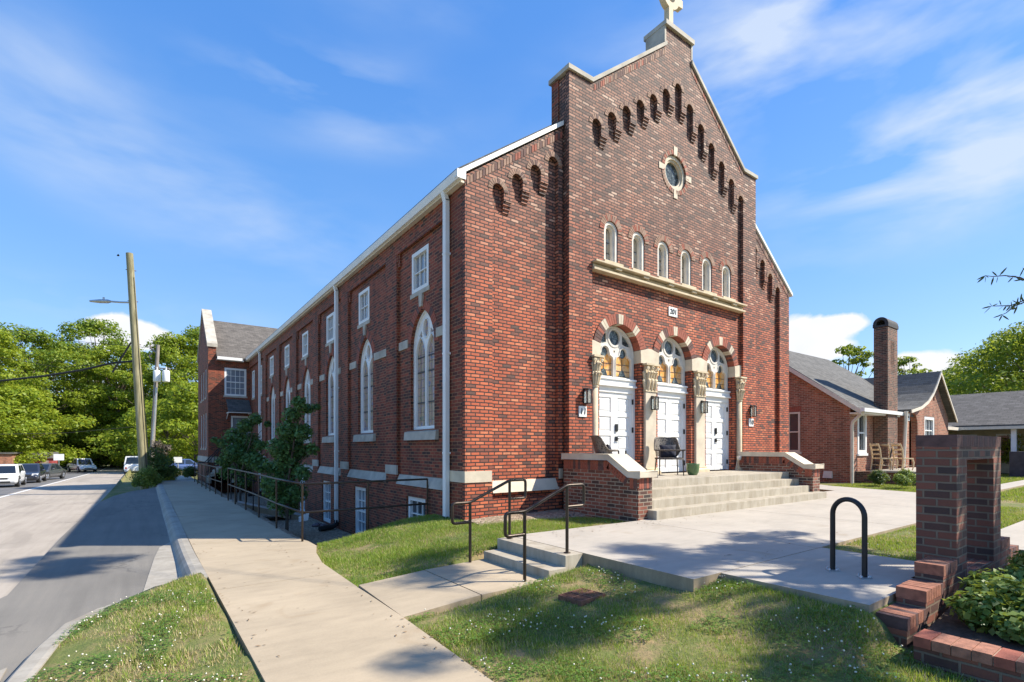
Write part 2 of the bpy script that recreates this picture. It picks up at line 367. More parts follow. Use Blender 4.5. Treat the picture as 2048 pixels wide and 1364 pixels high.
def wicker():
    t = NT('woven_wicker'); p = t.pos(); v = t.n('ShaderNodeTexVoronoi'); v.inputs['Scale'].default_value = 40; t.l(p, v.inputs['Vector'])
    t.col(t.ramp(v.outputs['Distance'], [(.2, (.09, .07, .055)), (.5, (.2, .165, .13)), (.75, (.03, .025, .02))]))
    t.b.inputs['Roughness'].default_value = .55; t.bump(v.outputs['Distance'], .8, .01); return t.m
M['wicker'] = wicker()
M['navy'] = plain('navy_fabric', (.012, .014, .028), .8, var=.5, vs=14)
M['wood_pale'] = plain('pale_wood', (.62, .46, .26), .55, var=.12)
M['rust'] = plain('rusty_iron', (.17, .075, .045), .8, var=.35, vs=18, bump=.5)
# ------------------------------------------------------------------ sky and sun
SUN_AZ = math.atan2(.81, -.586); SUN_EL = math.radians(43.4)
S.view_settings.view_transform = 'Standard'; S.view_settings.look = 'None'; S.view_settings.exposure = EXPO if 'EXPO' in globals() else .9; S.view_settings.gamma = 1
W = bpy.data.worlds.new("World"); S.world = W; W.use_nodes = True
wt = W.node_tree; wt.nodes.clear()
class WN(NT):
    def __init__(s): s.t = wt
wn = WN()
wout = wn.n('ShaderNodeOutputWorld'); bg = wn.n('ShaderNodeBackground'); wn.l(bg.outputs[0], wout.inputs[0])
sky = wn.n('ShaderNodeTexSky', sky_type='NISHITA'); sky.sun_disc = False; sky.sun_elevation = SUN_EL; sky.sun_rotation = SUN_AZ
sky.air_density = 1.0; sky.dust_density = .5; sky.ozone_density = 1.3
hs = wn.n('ShaderNodeHueSaturation'); wn.l(sky.outputs[0], hs.inputs['Color']); hs.inputs['Saturation'].default_value = 1.3; hs.inputs['Hue'].default_value = .512
tc = wn.n('ShaderNodeTexCoord'); D = tc.outputs['Generated']
sx = wn.n('ShaderNodeSeparateXYZ'); wn.l(D, sx.inputs[0])
az = wn.math('ARCTAN2', sx.outputs[0], sx.outputs[1]); el = wn.math('ARCSINE', sx.outputs[2])
def azel(px, py):
    a = (px - 1024) / 1014.
    return YAW + math.atan(a), math.atan((896 - py) / (1014. * math.sqrt(1 + a * a)))
def gauss(px, py, wx, wy, rot, amp):
    a0, e0 = azel(px, py); du = wn.math('SUBTRACT', az, a0); dv = wn.math('SUBTRACT', el, e0)
    c, s_ = math.cos(rot), math.sin(rot)
    u = wn.math('ADD', wn.math('MULTIPLY', du, c / wx), wn.math('MULTIPLY', dv, s_ / wx))
    v = wn.math('ADD', wn.math('MULTIPLY', du, -s_ / wy), wn.math('MULTIPLY', dv, c / wy))
    q = wn.math('ADD', wn.math('MULTIPLY', u, u), wn.math('MULTIPLY', v, v))
    return wn.math('MULTIPLY', wn.math('POWER', 2.718, wn.math('MULTIPLY', q, -1)), amp)
def total(lst):
    r = gauss(*lst[0])
    for g_ in lst[1:]: r = wn.math('ADD', r, gauss(*g_))
    return r
cx = wn.n('ShaderNodeCombineXYZ'); wn.l(az, cx.inputs[0]); wn.l(el, cx.inputs[1])
rotv = wn.n('ShaderNodeMapping'); rotv.inputs['Rotation'].default_value = (0, 0, -.3); rotv.inputs['Scale'].default_value = (3.0, 8.5, 1); wn.l(cx.outputs[0], rotv.inputs[0])
cir = wn.ramp(wn.noise(rotv.outputs[0], 1.2, 5, .52, .25), [(.4, (0, 0, 0)), (.74, (1, 1, 1))])
rot2 = wn.n('ShaderNodeMapping'); rot2.inputs['Rotation'].default_value = (0, 0, .35); rot2.inputs['Scale'].default_value = (2.2, 7, 1); wn.l(cx.outputs[0], rot2.inputs[0])
cir2 = wn.ramp(wn.noise(rot2.outputs[0], 1.1, 5, .52, .2), [(.42, (0, 0, 0)), (.76, (1, 1, 1))])
maskR = total([(1560, 70, .34, .10, .22, 1.25), (1960, 160, .2, .13, .3, 1.1), (1900, 260, .25, .05, .2, .75), (1990, 330, .16, .05, .0, .85), (1760, 480, .28, .03, .12, .35), (1450, 130, .10, .03, .3, .6)])
maskL = total([(620, 160, .16, .04, .12, 1.25), (760, 275, .15, .03, .1, .7), (180, 330, .38, .06, -.25, .65), (520, 420, .32, .06, -.22, .55), (40, 585, .17, .022, -.05, .9), (300, 610, .22, .02, -.05, .45), (60, 90, .2, .06, -.3, .45), (800, 15, .2, .03, 0, .35)])
ci = wn.math('ADD', wn.math('MULTIPLY', cir, maskR), wn.math('MULTIPLY', cir2, maskL), clamp=True)
nz = wn.noise(D, 11, 8, .58, .25)
cm = total([(232, 668, .062, .030, 0, .95), (300, 678, .045, .024, 0, .85), (232, 645, .024, .014, 0, .4), (1605, 672, .05, .045, 0, 1.0), (1690, 648, .038, .017, 0, .95), (1650, 700, .05, .024, 0, .75), (1850, 722, .042, .02, 0, .85), (1905, 738, .04, .018, 0, .7), (1775, 728, .035, .015, 0, .5)])
cu = wn.ramp(wn.math('ADD', cm, wn.math('MULTIPLY', wn.math('SUBTRACT', nz, .5), 1.7)), [(.52, (0, 0, 0)), (.78, (1, 1, 1))])
gs = wn.n('ShaderNodeMapRange'); wn.l(el, gs.inputs[0]); gs.inputs[1].default_value = 0; gs.inputs[2].default_value = 1.5
grad = wn.ramp(gs.outputs[0], [(0, (1.6, 2.35, 3.45)), (.10, (1.1, 2.0, 3.4)), (.24, (.72, 1.7, 3.4)), (.42, (.42, 1.3, 3.2)), (1, (.24, .9, 2.7))])
skyc = wn.mix(.68, hs.outputs[0], grad)
c1 = wn.mix(wn.math('MULTIPLY', ci, .78), skyc, (2.75, 3.1, 3.6))
shade = wn.mix(wn.noise(D, 16, 4, .5), (3.3, 3.4, 3.65), (4.1, 4.0, 3.95))
c2 = wn.mix(wn.math('MULTIPLY', cu, .95), c1, shade)
wn.l(c2, bg.inputs['Color']); bg.inputs['Strength'].default_value = .15
sun = bpy.data.lights.new('sun', 'SUN'); sun.energy = 4.6; sun.angle = math.radians(.55); sun.color = (1, .925, .80)
suno = bpy.data.objects.new('sun', sun); COL.objects.link(suno)
sd = Vector((.81 * math.cos(SUN_EL), -.586 * math.cos(SUN_EL), math.sin(SUN_EL)))
suno.rotation_euler = sd.to_track_quat('Z', 'Y').to_euler(); suno.location = (20, -15, 30)
# ------------------------------------------------------------------ ground
def inpoly(x, y, P):
    r = False; j = len(P) - 1
    for i in range(len(P)):
        if (P[i][1] > y) != (P[j][1] > y) and x < (P[j][0] - P[i][0]) * (y - P[i][1]) / (P[j][1] - P[i][1]) + P[i][0]: r = not r
        j = i
    return r
def sm(a, b, x):
    t = max(0., min(1., (x - a) / (b - a))); return t * t * (3 - 2 * t)
def lerp(a, b, t): return a + (b - a) * t
def sw(y): return lerp(-.28, -.42, max(0, min(1, (y - 3) / 7)))
def st(y): return -.57 - .0175 * max(0, min(92, y - 9))
KP = [(-1.42, .6), (-1.02, 2.9), (-.85, 4.4), (-.78, 5.4), (-.71, 6.1), (-.6, 6.7), (-.39, 7.12), (.05, 7.57), (.42, 7.84), (.68, 7.94), (.68, .6)]
def gz(x, y):
    if -1.6 <= x < .66 and .6 < y < 8.2:
        return lerp(-.455, -.335, sm(-.7, .6, x)) if inpoly(x, y, KP) else -.78
    if x < -1.3:
        return st(y) - .12 if x < -1.6 else lerp(st(y) - .12, -.72, (x + 1.6) / .3)
    if x < .66:
        if y > 7.3: return -.75 if y < 27 else lerp(-.75, st(y) + .1, sm(27, 32, y))
        return lerp(-.47, -.34, sm(-.9, .6, x)) - .25 * sm(-.7, -1.0, x)
    z = lerp(sw(y) - .07, -.09, sm(2.2, 4.7, x))
    if y < 4.7:
        zb = lerp(-.33, -.14, sm(1.0, 4.2, y)); z2 = lerp(sw(y) - .02, zb, sm(2.0, 4.5, x)); z2 = lerp(z2, -.06, sm(3.9, 4.9, x) * sm(1.45, 1.7, y) * sm(3.6, 2.8, y)); z2 = lerp(z2, -.06, sm(4.9, 6.5, x) * sm(1.4, 1.9, y)); z2 = lerp(z2, -.06, sm(8, 10, x))
        z = lerp(z2, z, sm(4.45, 4.7, y))
    if 2.0 < x < 4.44 and 4.5 < y < 6.14: z = min(z, -.34)
    z += .02 * sm(5, 7, x)
    if x < 5.4 and y > 9.5:
        zp = lerp(sw(y) - .08, -1.28, sm(2.35, 3.6, x)); z = lerp(z, zp, sm(9.5, 10.3, y))
    if x >= 5.4 and y > 9.5 and x < 17.3: z = min(z, -.2)
    if y > 34: z = lerp(z, min(z, st(y) + .25), sm(34, 42, y))
    if y > 34 and x < 60: z = lerp(z, st(y) + .2, sm(36, 55, y))
    return z
def axis(lo, hi, f0, f1, fine):
    a = list(np.arange(f0, f1 + 1e-6, fine)); s_ = fine; v = f1
    while v < hi: s_ *= 1.25; v += s_; a.append(min(v, hi))
    s_ = fine; v = f0
    while v > lo: s_ *= 1.25; v -= s_; a.insert(0, max(v, lo))
    return a
def sheet(name, xs, ys, zf, mat, nz_=0):
    mb = MB(); nx = len(xs)
    for y in ys:
        for x in xs: mb.v.append((x, y, zf(x, y) + (nz_ * noise.noise((x * 1.3, y * 1.3, 0)) if nz_ else 0)))
    for j in range(len(ys) - 1):
        for i in range(nx - 1):
            a = j * nx + i; mb.f.append((a, a + 1, a + nx + 1, a + nx)); mb.m.append(0); mb.sm.append(True)
    return mb.build(name, mat)
gx = axis(-400, 500, -2, 9, .1); gy = axis(-200, 700, .6, 12, .1)
tag(sheet('ground', gx, gy, gz, M['ground'], .018), None, None, kind='structure')
def slab(mb, pts, zt, th, m=0, side=1):
    if callable(zt):
        n = len(pts); tris = tessellate_polygon([[Vector((p[0], p[1], 0)) for p in pts]])
        vs = [(p[0], p[1], zt(p[0], p[1])) for p in pts] + [(p[0], p[1], zt(p[0], p[1]) - th) for p in pts]
        mb.add(vs, [tuple(t) for t in tris], m); mb.add(vs, [(i, (i + 1) % n, n + (i + 1) % n, n + i) for i in range(n)], side)
    else: mb.prism(pts, [], XY, zt, zt - th, m, side)
    return mb
# street
mb = MB(); ys = [-60, -20, 0, 9] + list(range(12, 101, 4)) + [125]
def strip(mb, x0, x1, zf, m):
    for a, b in zip(ys, ys[1:]):
        X0 = x0(a), x0(b); X1 = x1(a), x1(b)
        mb.add([(X0[0], a, zf(a)), (X1[0], a, zf(a)), (X1[1], b, zf(b)), (X0[1], b, zf(b))], [(0, 1, 2, 3)], m)
strip(mb, lambda y: -5.7, lambda y: -1.25 if y < 24 else lerp(-1.25, .45, sm(24, 30, y)), st, 0)
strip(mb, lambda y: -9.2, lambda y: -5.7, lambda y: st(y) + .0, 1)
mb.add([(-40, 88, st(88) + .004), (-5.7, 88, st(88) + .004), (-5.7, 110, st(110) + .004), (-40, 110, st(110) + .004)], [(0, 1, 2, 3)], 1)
tag(mb.build('street', [M['asph_old'], M['asph_mid']]), None, None, kind='structure')
mb = MB()
for a, b in zip(ys, ys[1:]):
    for x0, x1 in ((-5.55, -5.43),):
        mb.add([(x0, a, st(a) + .005), (x1, a, st(a) + .005), (x1, b, st(b) + .005), (x0, b, st(b) + .005)], [(0, 1, 2, 3)])
tag(mb.build('road_marking', M['white']), None, None, kind='structure')
mb = MB()
for a, b in zip(ys, ys[1:]):
    mb.hexa([(-9.35, a, st(a) - .3), (-9.2, a, st(a) - .3), (-9.2, b, st(b) - .3), (-9.35, b, st(b) - .3)],
            [(-9.35, a, st(a) + .13), (-9.2, a, st(a) + .13), (-9.2, b, st(b) + .13), (-9.35, b, st(b) + .13)])
tag(mb.build('kerb', M['curb']), None, None, kind='structure')
# parking bay (raised asphalt)
BZ = -.555
bay = [(-1.2, 2.9), (-.95, 4.4), (-.86, 5.4), (-.78, 6.1), (-.64, 6.75), (-.4, 7.2), (.05, 7.7), (.3, 7.95), (.4, 9.3), (.42, 12.2), (.42, 30), (.2, 28.9), (-.45, 27.6), (-1.0, 25.2), (-1.28, 22.5), (-1.42, 15), (-1.42, 9), (-3.5, 2), (-3.0, 0), (-1.4, .5)]
mb = slab(MB(), bay, BZ, .5, 0, 0); tag(mb.build('parking_bay', M['asph_new']), None, None, kind='structure')
mb = MB()
slab(mb, [(-.03, 8.0), (.3, 8.0), (.5, 9.35), (.62, 10.9), (.5, 12.3), (.42, 12.2), (.22, 11.6), (.13, 10.6)], BZ + .008, .3)
for k in range(9): slab(mb, [(.43, 12.25 + k * 1.95), (.56, 12.25 + k * 1.95), (.56, 14.18 + k * 1.95), (.43, 14.18 + k * 1.95)], BZ + .008, .3)
slab(mb, [(-3.3, 1.6), (-.92, 4.5), (-.95, 6.0), (-1.6, 5.2), (-3.45, 3.0)], BZ + .012, .3)
tag(mb.build('gutter_apron', [M['curb'], M['curb']]), None, None, kind='structure')
# kerbs beside walk and along lawn corner (rounded profile swept)
def sweep(name, path, prof, mat):
    mb = MB(); n = len(prof); k = len(path)
    for i, (x, y, z) in enumerate(path):
        a = Vector(path[min(i + 1, k - 1)][:2]) - Vector(path[max(i - 1, 0)][:2]); a.normalize(); nr = Vector((a.y, -a.x))
        for o, h in prof: mb.v.append((x + nr.x * o, y + nr.y * o, z + h))
    for i in range(k - 1):
        for j in range(n):
            mb.f.append((i * n + j, i * n + (j + 1) % n, (i + 1) * n + (j + 1) % n, (i + 1) * n + j)); mb.m.append(0); mb.sm.append(False)
    mb.f.append(tuple(range(n))); mb.m.append(0); mb.sm.append(False); mb.f.append(tuple(range((k - 1) * n, k * n))); mb.m.append(0); mb.sm.append(False)
    return tag(mb.build(name, mat), None, None, kind='structure')
prof = [(0, -.5), (0, .0), (-.10, .0), (-.16, -.012), (-.2, -.05), (-.235, -.12), (-.27, -.145), (-.3, -.5)]
sweep('kerb', [(.668 + .004 * math.sin(y), y, sw(y) + .005) for y in np.arange(7.75, 31.5, .7)], prof, M['curb'])
prof2 = [(.17, -.4), (.17, -.005), (.13, .0), (.03, -.005), (.0, -.03), (-.02, -.16), (-.02, -.5)]
sweep('kerb', [(-1.5, .6, -.43), (-1.1, 2.9, -.43), (-.93, 4.4, -.43), (-.86, 5.4, -.43), (-.79, 6.1, -.43), (-.68, 6.75, -.435), (-.45, 7.2, -.44), (.0, 7.65, -.44), (.38, 7.92, -.425), (.64, 8.02, sw(8))], prof2, M['curb'])
# sidewalk, in slabs with open joints
mb = MB(); RE = [(-3, 1.35), (1, 1.62), (2.8, 1.93), (4.6, 2.02), (6.05, 2.06), (7.7, 2.12), (8.6, 2.27), (9.3, 2.46), (9.9, 2.47), (10.6, 2.34), (16, 2.3), (31.5, 2.15)]
def redge(y):
    for (a, b), (c, d) in zip(RE, RE[1:]):
        if a <= y <= c: return lerp(b, d, (y - a) / (c - a))
    return 2.2
cuts = [-3, -.2, 2.55, 6.9, 10.75, 15.2, 19.5, 24, 28, 31.5]
for a, b in zip(cuts, cuts[1:]):
    y0, y1 = a + .006, b - .006; yy = [y0] + [r for r, _ in RE if y0 < r < y1] + [y1]
    pts = [(.675, y0)] + [(redge(y), y) for y in yy] + [(.675, y1)] + [(.675, y) for y in yy[1:-1]][::-1]
    slab(mb, pts, lambda x, y: sw(y), .3)
slab(mb, [(2.03, 4.6), (2.93, 4.62), (2.93, 5.99), (2.072, 5.99)], lambda x, y: lerp(sw(5) , -.262, sm(2, 3, x)), .3)
slab(mb, [(2.945, 4.62), (4.0, 4.63), (4.0, 6.06), (2.945, 6.0)], lambda x, y: lerp(-.262, -.25, sm(2.9, 4, x)), .3)
tag(mb.build('sidewalk', [M['conc_warm'], M['conc_edge']]), None, None, kind='structure')
mb = MB(); slab(mb, [(2.3, 19.3), (4.9, 19.3), (4.9, 20.6), (2.3, 20.6)], lambda x, y: -.45 - .3 * (x - 2.3), .2)
slab(mb, [(.675, 31.51), (2.2, 31.51), (2.4, 36), (2.6, 46), (1.0, 46), (.8, 36)], lambda x, y: -.43 - .02 * (y - 31), .3)
tag(mb.build('path', [M['conc'], M['conc_edge']]), None, None, kind='structure')
mb = MB(); mb.box(3.89, 4.17, 4.63, 6.06, -.5, -.139, 0); mb.box(4.17, 4.46, 4.645, 6.13, -.5, 0, 0)
tag(mb.build('garden_steps', M['conc_step'], bevel=.008), 'two low concrete steps between the sidewalk spur and plaza', 'steps')
# plaza slabs
mb = MB(); g_ = .006
def pl(*p): slab(mb, list(p), 0, .3)
pl((4.47, 3.06), (7.2 - g_, 3.06), (7.2 - g_, 6.12), (4.47, 6.2)); pl((7.2 + g_, 3.06), (10.4 - g_, 3.06), (10.4 - g_, 6.5), (7.5, 6.5), (7.32, 6.12), (7.2 + g_, 6.12))
pl((10.4 + g_, 3.06), (14 - g_, 3.06), (14 - g_, 6.9), (10.4 + g_, 6.9)); pl((14 + g_, 3.06), (17.6, 3.3), (18.6, 5.2), (19.4, 7.8), (19.9, 8.6), (17.9, 8.6), (17.4, 6.9), (14 + g_, 6.9))
pl((17.9, 8.62), (19.9, 8.62), (20.4, 20), (17.9, 20))
pl((4.93, 1.69), (6.3, 1.69), (6.3, 1.8), (7.28, 1.8), (7.28, 3.06 - 2 * g_), (4.93, 3.06 - 2 * g_)); pl((7.28 + 2 * g_, 1.8), (9.2, 1.8), (9.25, 1.0), (16, 1.0), (16, 2.02), (7.28 + 2 * g_, 2.02))
pl((17, 3.9), (34, 4.0), (34, 4.6), (17, 4.5))
tag(mb.build('plaza', [M['conc'], M['conc_edge']]), None, None, kind='structure')
# gravel bed beside the church
gm = MB
o = sheet('gravel_bed', list(np.arange(2.32, 5.01, .12)), list(np.arange(9.95, 33.2, .25)), lambda x, y: gz(x, y) + .035, M['gravel'], .02); tag(o, None, None, kind='structure')
o = sheet('gravel_bed', list(np.arange(4.9, 7.5, .12)), list(np.arange(7.35, 8.45, .1)), lambda x, y: gz(x, y) + .05 - .12 * sm(8.1 - .35 * sm(5, 7.5, x), 7.2, y), M['gravel'], .02); tag(o, None, None, kind='structure')
# ------------------------------------------------------------------ lawn blades
LA = [(2.1, 6.02), (4.0, 6.1), (4.45, 6.22), (7.28, 6.16), (7.28, 7.0), (6.9, 7.35), (6.3, 7.6), (5.6, 7.85), (4.95, 8.3), (4.9, 9.6), (4.2, 9.8), (2.6, 9.75), (2.35, 8.75), (2.15, 7.6)]
LB = [(1.65, 1), (1.95, 2.8), (2.04, 4.55), (4.1, 4.6), (4.42, 4.6), (4.42, 3.03), (4.9, 3.03), (4.9, .9), (4.6, .2), (3, -.5)]
LC = [(-1.2, 2), (-.74, 5.2), (-.6, 6.55), (-.35, 7.0), (.1, 7.45), (.58, 7.85), (.63, 4), (.6, 2)]
LD = [(7.33, 2.06), (16, 2.06), (16, 3.03), (7.33, 3.03)]
LE = [(18.8, 5.0), (24, 5.0), (26, 6.2), (22.5, 8.1), (20.1, 8.3)]
LF = [(17.7, 3.3), (17, 2.0), (30, 1.5), (36, 3.8), (18, 3.8)]
LG = [(19, 4.65), (34, 4.7), (38, 8), (28, 5.4), (24, 4.95)]
def lawn(name, P, dens, h, wd, bare=.5, zoff=-.015, straw=.18, zf=None):
    xs = [p[0] for p in P]; yv = [p[1] for p in P]; A = (max(xs) - min(xs)) * (max(yv) - min(yv)); n = int(A * dens)
    X = RNG.uniform(min(xs), max(xs), n); Y = RNG.uniform(min(yv), max(yv), n); V = []; MI = []
    for x, y in zip(X, Y):
        if not inpoly(x, y, P): continue
        pn = .5 + .5 * noise.noise((x * 1.1, y * 1.1, 3.1)) + .28 * noise.noise((x * 4, y * 4, 7))
        if pn < bare * random.uniform(.55, 1.12): continue
        z = gz(x, y) + zoff if zf is None else zf; hh = h * random.uniform(.45, 1.15) * (.7 + .6 * pn); a = random.uniform(0, 2 * PI); l = random.uniform(.1, .85) * hh
        w = wd * random.uniform(.7, 1.3); c, s_ = math.cos(a), math.sin(a); b = a + random.uniform(-.9, .9); lx, ly = -math.sin(b) * l, math.cos(b) * l
        V += [(x - c * w, y - s_ * w, z), (x + c * w, y + s_ * w, z), (x + lx, y + ly, z + hh)]
        MI.append(1 if random.random() < straw * (1.9 - 1.6 * pn) else 0)
    me = bpy.data.meshes.new(name); k = len(V) // 3
    me.from_pydata(V, [], [(3 * i, 3 * i + 1, 3 * i + 2) for i in range(k)])
    me.materials.append(M['grass']); me.materials.append(M['straw']); me.polygons.foreach_set('material_index', MI)
    return tag(link(name, me), None, None, kind='stuff')
lawn('grass', LA, 7500, .06, .004, .34); lawn('grass', LB, 10000, .056, .0036, .52, straw=.32); lawn('grass', LC, 9000, .055, .0038, .6, straw=.55)
lawn('grass', LD, 2600, .06, .006, .3); lawn('grass', LE, 1500, .07, .01, .3); lawn('grass', LF, 900, .08, .012, .3); lawn('grass', LG, 700, .08, .012, .3)
def flowers(P, n, thr):
    mb = MB(); xs = [p[0] for p in P]; yv = [p[1] for p in P]; c = 0; tries = 0
    while c < n and tries < n * 60:
        tries += 1; x = random.uniform(min(xs), max(xs)); y = random.uniform(min(yv), max(yv))
        if not inpoly(x, y, P) or noise.noise((x * 1.5, y * 1.5, 20)) < thr: continue
        r = random.uniform(.005, .0085); z = gz(x, y) + random.uniform(.05, .08)
        mb.blob((x, y, z), (r, r, r * .9), 6, 4, jit=.25); c += 1
    return mb.build('clover_flowers', M['flower'])
tag(flowers(LB, 320, .1), None, None, kind='stuff'); tag(flowers(LC, 240, -.05), None, None, kind='stuff'); tag(flowers(LD, 40, -.1), None, None, kind='stuff')

V = []; MIc = []
for P, n_ in ((LB, 9000), (LC, 6000), (LA, 3500)):
    xs = [p[0] for p in P]; yv = [p[1] for p in P]
    for k in range(n_ * 3):
        x = random.uniform(min(xs), max(xs)); y = random.uniform(min(yv), max(yv))
        if noise.noise((x * 1.5, y * 1.5, 20)) < .0 or not inpoly(x, y, P): continue
        z = gz(x, y) + random.uniform(.015, .05); a = random.uniform(0, 6.3)
        for q in range(3):
            c, s_ = math.cos(a + q * 2.1), math.sin(a + q * 2.1); r = random.uniform(.009, .015); t = random.uniform(-.004, .006)
            V += [(x, y, z), (x + (c * .6 - s_ * .5) * r, y + (s_ * .6 + c * .5) * r, z + t), (x + c * r * 1.25, y + s_ * r * 1.25, z + t), (x + (c * .6 + s_ * .5) * r, y + (s_ * .6 - c * .5) * r, z + t)]
me = bpy.data.meshes.new('clover'); me.from_pydata(V, [], [(4 * i, 4 * i + 1, 4 * i + 2, 4 * i + 3) for i in range(len(V) // 4)]); me.materials.append(leafmat('clover_leaf', (.05, .12, .02), (.10, .21, .03), (.18, .30, .05), .3))
tag(link('clover', me), None, None, kind='stuff')
# leaf litter on the walks
n_ = 420; V = []; 
for k in range(n_):
    q = random.random()
    if q < .35: x, y = random.choice((.72, 1.95)) + random.gauss(0, .1), random.uniform(2, 12); z = sw(y) + .006
    elif q < .7: x, y = random.uniform(4.6, 9), random.choice((3.2, 5.9, 6.0)) + random.gauss(0, .25); z = .006
    else: x, y = random.uniform(2.4, 4.8), random.uniform(10, 19); z = gz(x, y) + .06
    if q < .35 and not (.69 < x < 2.0): continue
    if .35 <= q < .7 and not (3.1 < y < 6.1): continue
    a = random.uniform(0, 6.3); L = random.uniform(.012, .03); c, s_ = math.cos(a) * L, math.sin(a) * L
    V += [(x - c, y - s_, z), (x + s_ * .3, y - c * .3, z + .004), (x + c, y + s_, z + random.uniform(0, .012)), (x - s_ * .3, y + c * .3, z + .002)]
me = bpy.data.meshes.new('leaf_litter'); me.from_pydata(V, [], [(4 * i, 4 * i + 1, 4 * i + 2, 4 * i + 3) for i in range(len(V) // 4)]); me.materials.append(plain('dead_leaf', (.16, .10, .05), .9, var=.5, vs=9))
tag(link('leaf_litter', me), None, None, kind='stuff')
# ------------------------------------------------------------------ church
AX = 11.31
mx = lambda x: 2 * AX - x
church = thing('church', 'dark red brick church with stepped gable, stone cross and three arched white doorways', 'church', (AX, 8.2, 0))
def cpart(mb, name, mats, bevel=0, parent=None): return mb.build(name, mats, parent or church, True, bevel)
P0, P1 = 8.17, 14.45; R_ = .143
AC = [P0 + R_ + i * (P1 - P0 - 2 * R_) / 12 for i in range(13)]
AT = [8.79 + .343 * min(i, 12 - i) for i in range(13)]
DOORX = [9.21, AX, 13.41]; DR = .71; DZS = 3.57; DO = .94
WX = [8.89, 9.86, 10.83, 11.79, 12.76, 13.73]; WR = .235; WZS = 6.42; WZ0 = 5.68
gable = [(7.47, -.6), (15.15, -.6), (15.15, 9.55), (14.46, 9.55), (11.86, 11.6), (11.86, 12.12), (10.80, 12.12), (10.80, 11.62), (8.16, 9.55), (7.47, 9.55)]
PB = .3
# arcaded front layer
hole = [(P0, PB)]
steps = []
for i in range(13):
    c = AC[i]; zs = AT[i] - R_
    hole += [(c - R_, zs)] if i == 0 else []
    hole += arc(c, zs, R_, PI, 0, 10)[0 if i else 1:]
    if i < 12:
        zb = min(AT[i], AT[i + 1]) - .33
        hole += [(c + R_, zb), (AC[i + 1] - R_, zb)]
        steps.append((c + R_, AC[i + 1] - R_, zb))
    else: hole += [(c + R_, PB)]
mb = MB(); mb.prism(gable, [hole[::-1]], XZ, 8.2, 8.302)
mb2 = MB()
for x0, x1, zb in steps:
    for k in range(3):
        d = .025 * (k + 1); e = .012 * k
        mb.box(x0 + e, x1 - e, 8.2 + d, 8.302, zb - .069 * (k + 1) + .007, zb - .069 * k - (.0 if k else 0.0))
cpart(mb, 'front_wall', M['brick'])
holes = [archpoly(x, DR + .005, .3, DZS) for x in DOORX] + [archpoly(x, WR, WZ0, WZS, 12) for x in WX] + [circle(AX + .01, 8.57, .455, 24)]
mb = MB(); mb.prism([(7.5, -.6), (15.12, -.6), (15.12, 9.53), (14.45, 9.53), (11.84, 11.58), (11.84, 12.1), (10.82, 12.1), (10.82, 11.6), (8.17, 9.53), (7.5, 9.53)], holes, XZ, 8.302, 8.56)
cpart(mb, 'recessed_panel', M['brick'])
mb = MB(); mb.prism([(7.47, 6.9), (15.15, 6.9)] + gable[2:], [circle(AX, 8.57, .5, 20)], XZ, 8.562, 8.79); cpart(mb, 'parapet', M['brick_side'])
def vouss(mb, cx, cz, r0, r1, a0, a1, n, y0, y1, mats=(0, 1), gap=.10, special=None):
    for i in range(n):
        b0 = a0 + (a1 - a0) * (i + gap / 2) / n; b1 = a0 + (a1 - a0) * (i + 1 - gap / 2) / n
        q = [(cx + r * math.cos(b), cz + r * math.sin(b)) for r, b in ((r0, b0), (r1, b0), (r1, b1), (r0, b1))]
        m = special(i) if special else random.choice(mats)
        mb.hexa([(a, y0 - random.uniform(0, .004), b) for a, b in q], [(a, y1, b) for a, b in q], m)
VM = [M['vA'], M['vB'], M['vC'], M['mortar'], M['stone']]
def ring(mb, cx, cz, r0, r1, a0, a1, y0, y1, m):
    n = max(10, int((a1 - a0) * 8)); o = arc(cx, cz, r1, a0, a1, n) + arc(cx, cz, r0, a1, a0, n); mb.prism(o, [], XZ, y0, y1, m)
for i in range(13):
    mb = MB(); ring(mb, AC[i], AT[i] - R_, R_ + .003, R_ + .107, 0, PI, 8.194, 8.21, 3)
    vouss(mb, AC[i], AT[i] - R_, R_ + .002, R_ + .105, 0, PI, 11, 8.188, 8.21, (2, 2, 2, 1, 2), .26); cpart(mb, 'brick_arch', VM)
for x in WX:
    mb = MB(); ring(mb, x, WZS, WR + .004, WR + .152, 0, PI, 8.296, 8.31, 3); vouss(mb, x, WZS, WR + .003, WR + .15, 0, PI, 17, 8.288, 8.31, (2, 2, 0, 2), .24); cpart(mb, 'brick_arch', VM)
mb = MB(); ring(mb, AX + .01, 8.57, .461, .572, 0.01, 2 * PI - .01, 8.296, 8.31, 3); vouss(mb, AX + .01, 8.57, .46, .57, 0, 2 * PI, 36, 8.288, 8.31, (2, 0, 2), .22)
cpart(mb, 'brick_arch', VM)
for a in (0, PI / 2, PI, 3 * PI / 2):
    mb = MB(); c, s_ = math.cos(a), math.sin(a); q = [(.45, -.065), (.68, -.08), (.68, .08), (.45, .065)]
    mb.hexa([(AX + .01 + u * c - v * s_, 8.285, 8.57 + u * s_ + v * c) for u, v in q], [(AX + .01 + u * c - v * s_, 8.33, 8.57 + u * s_ + v * c) for u, v in q]); cpart(mb, 'keystone', M['stone'])
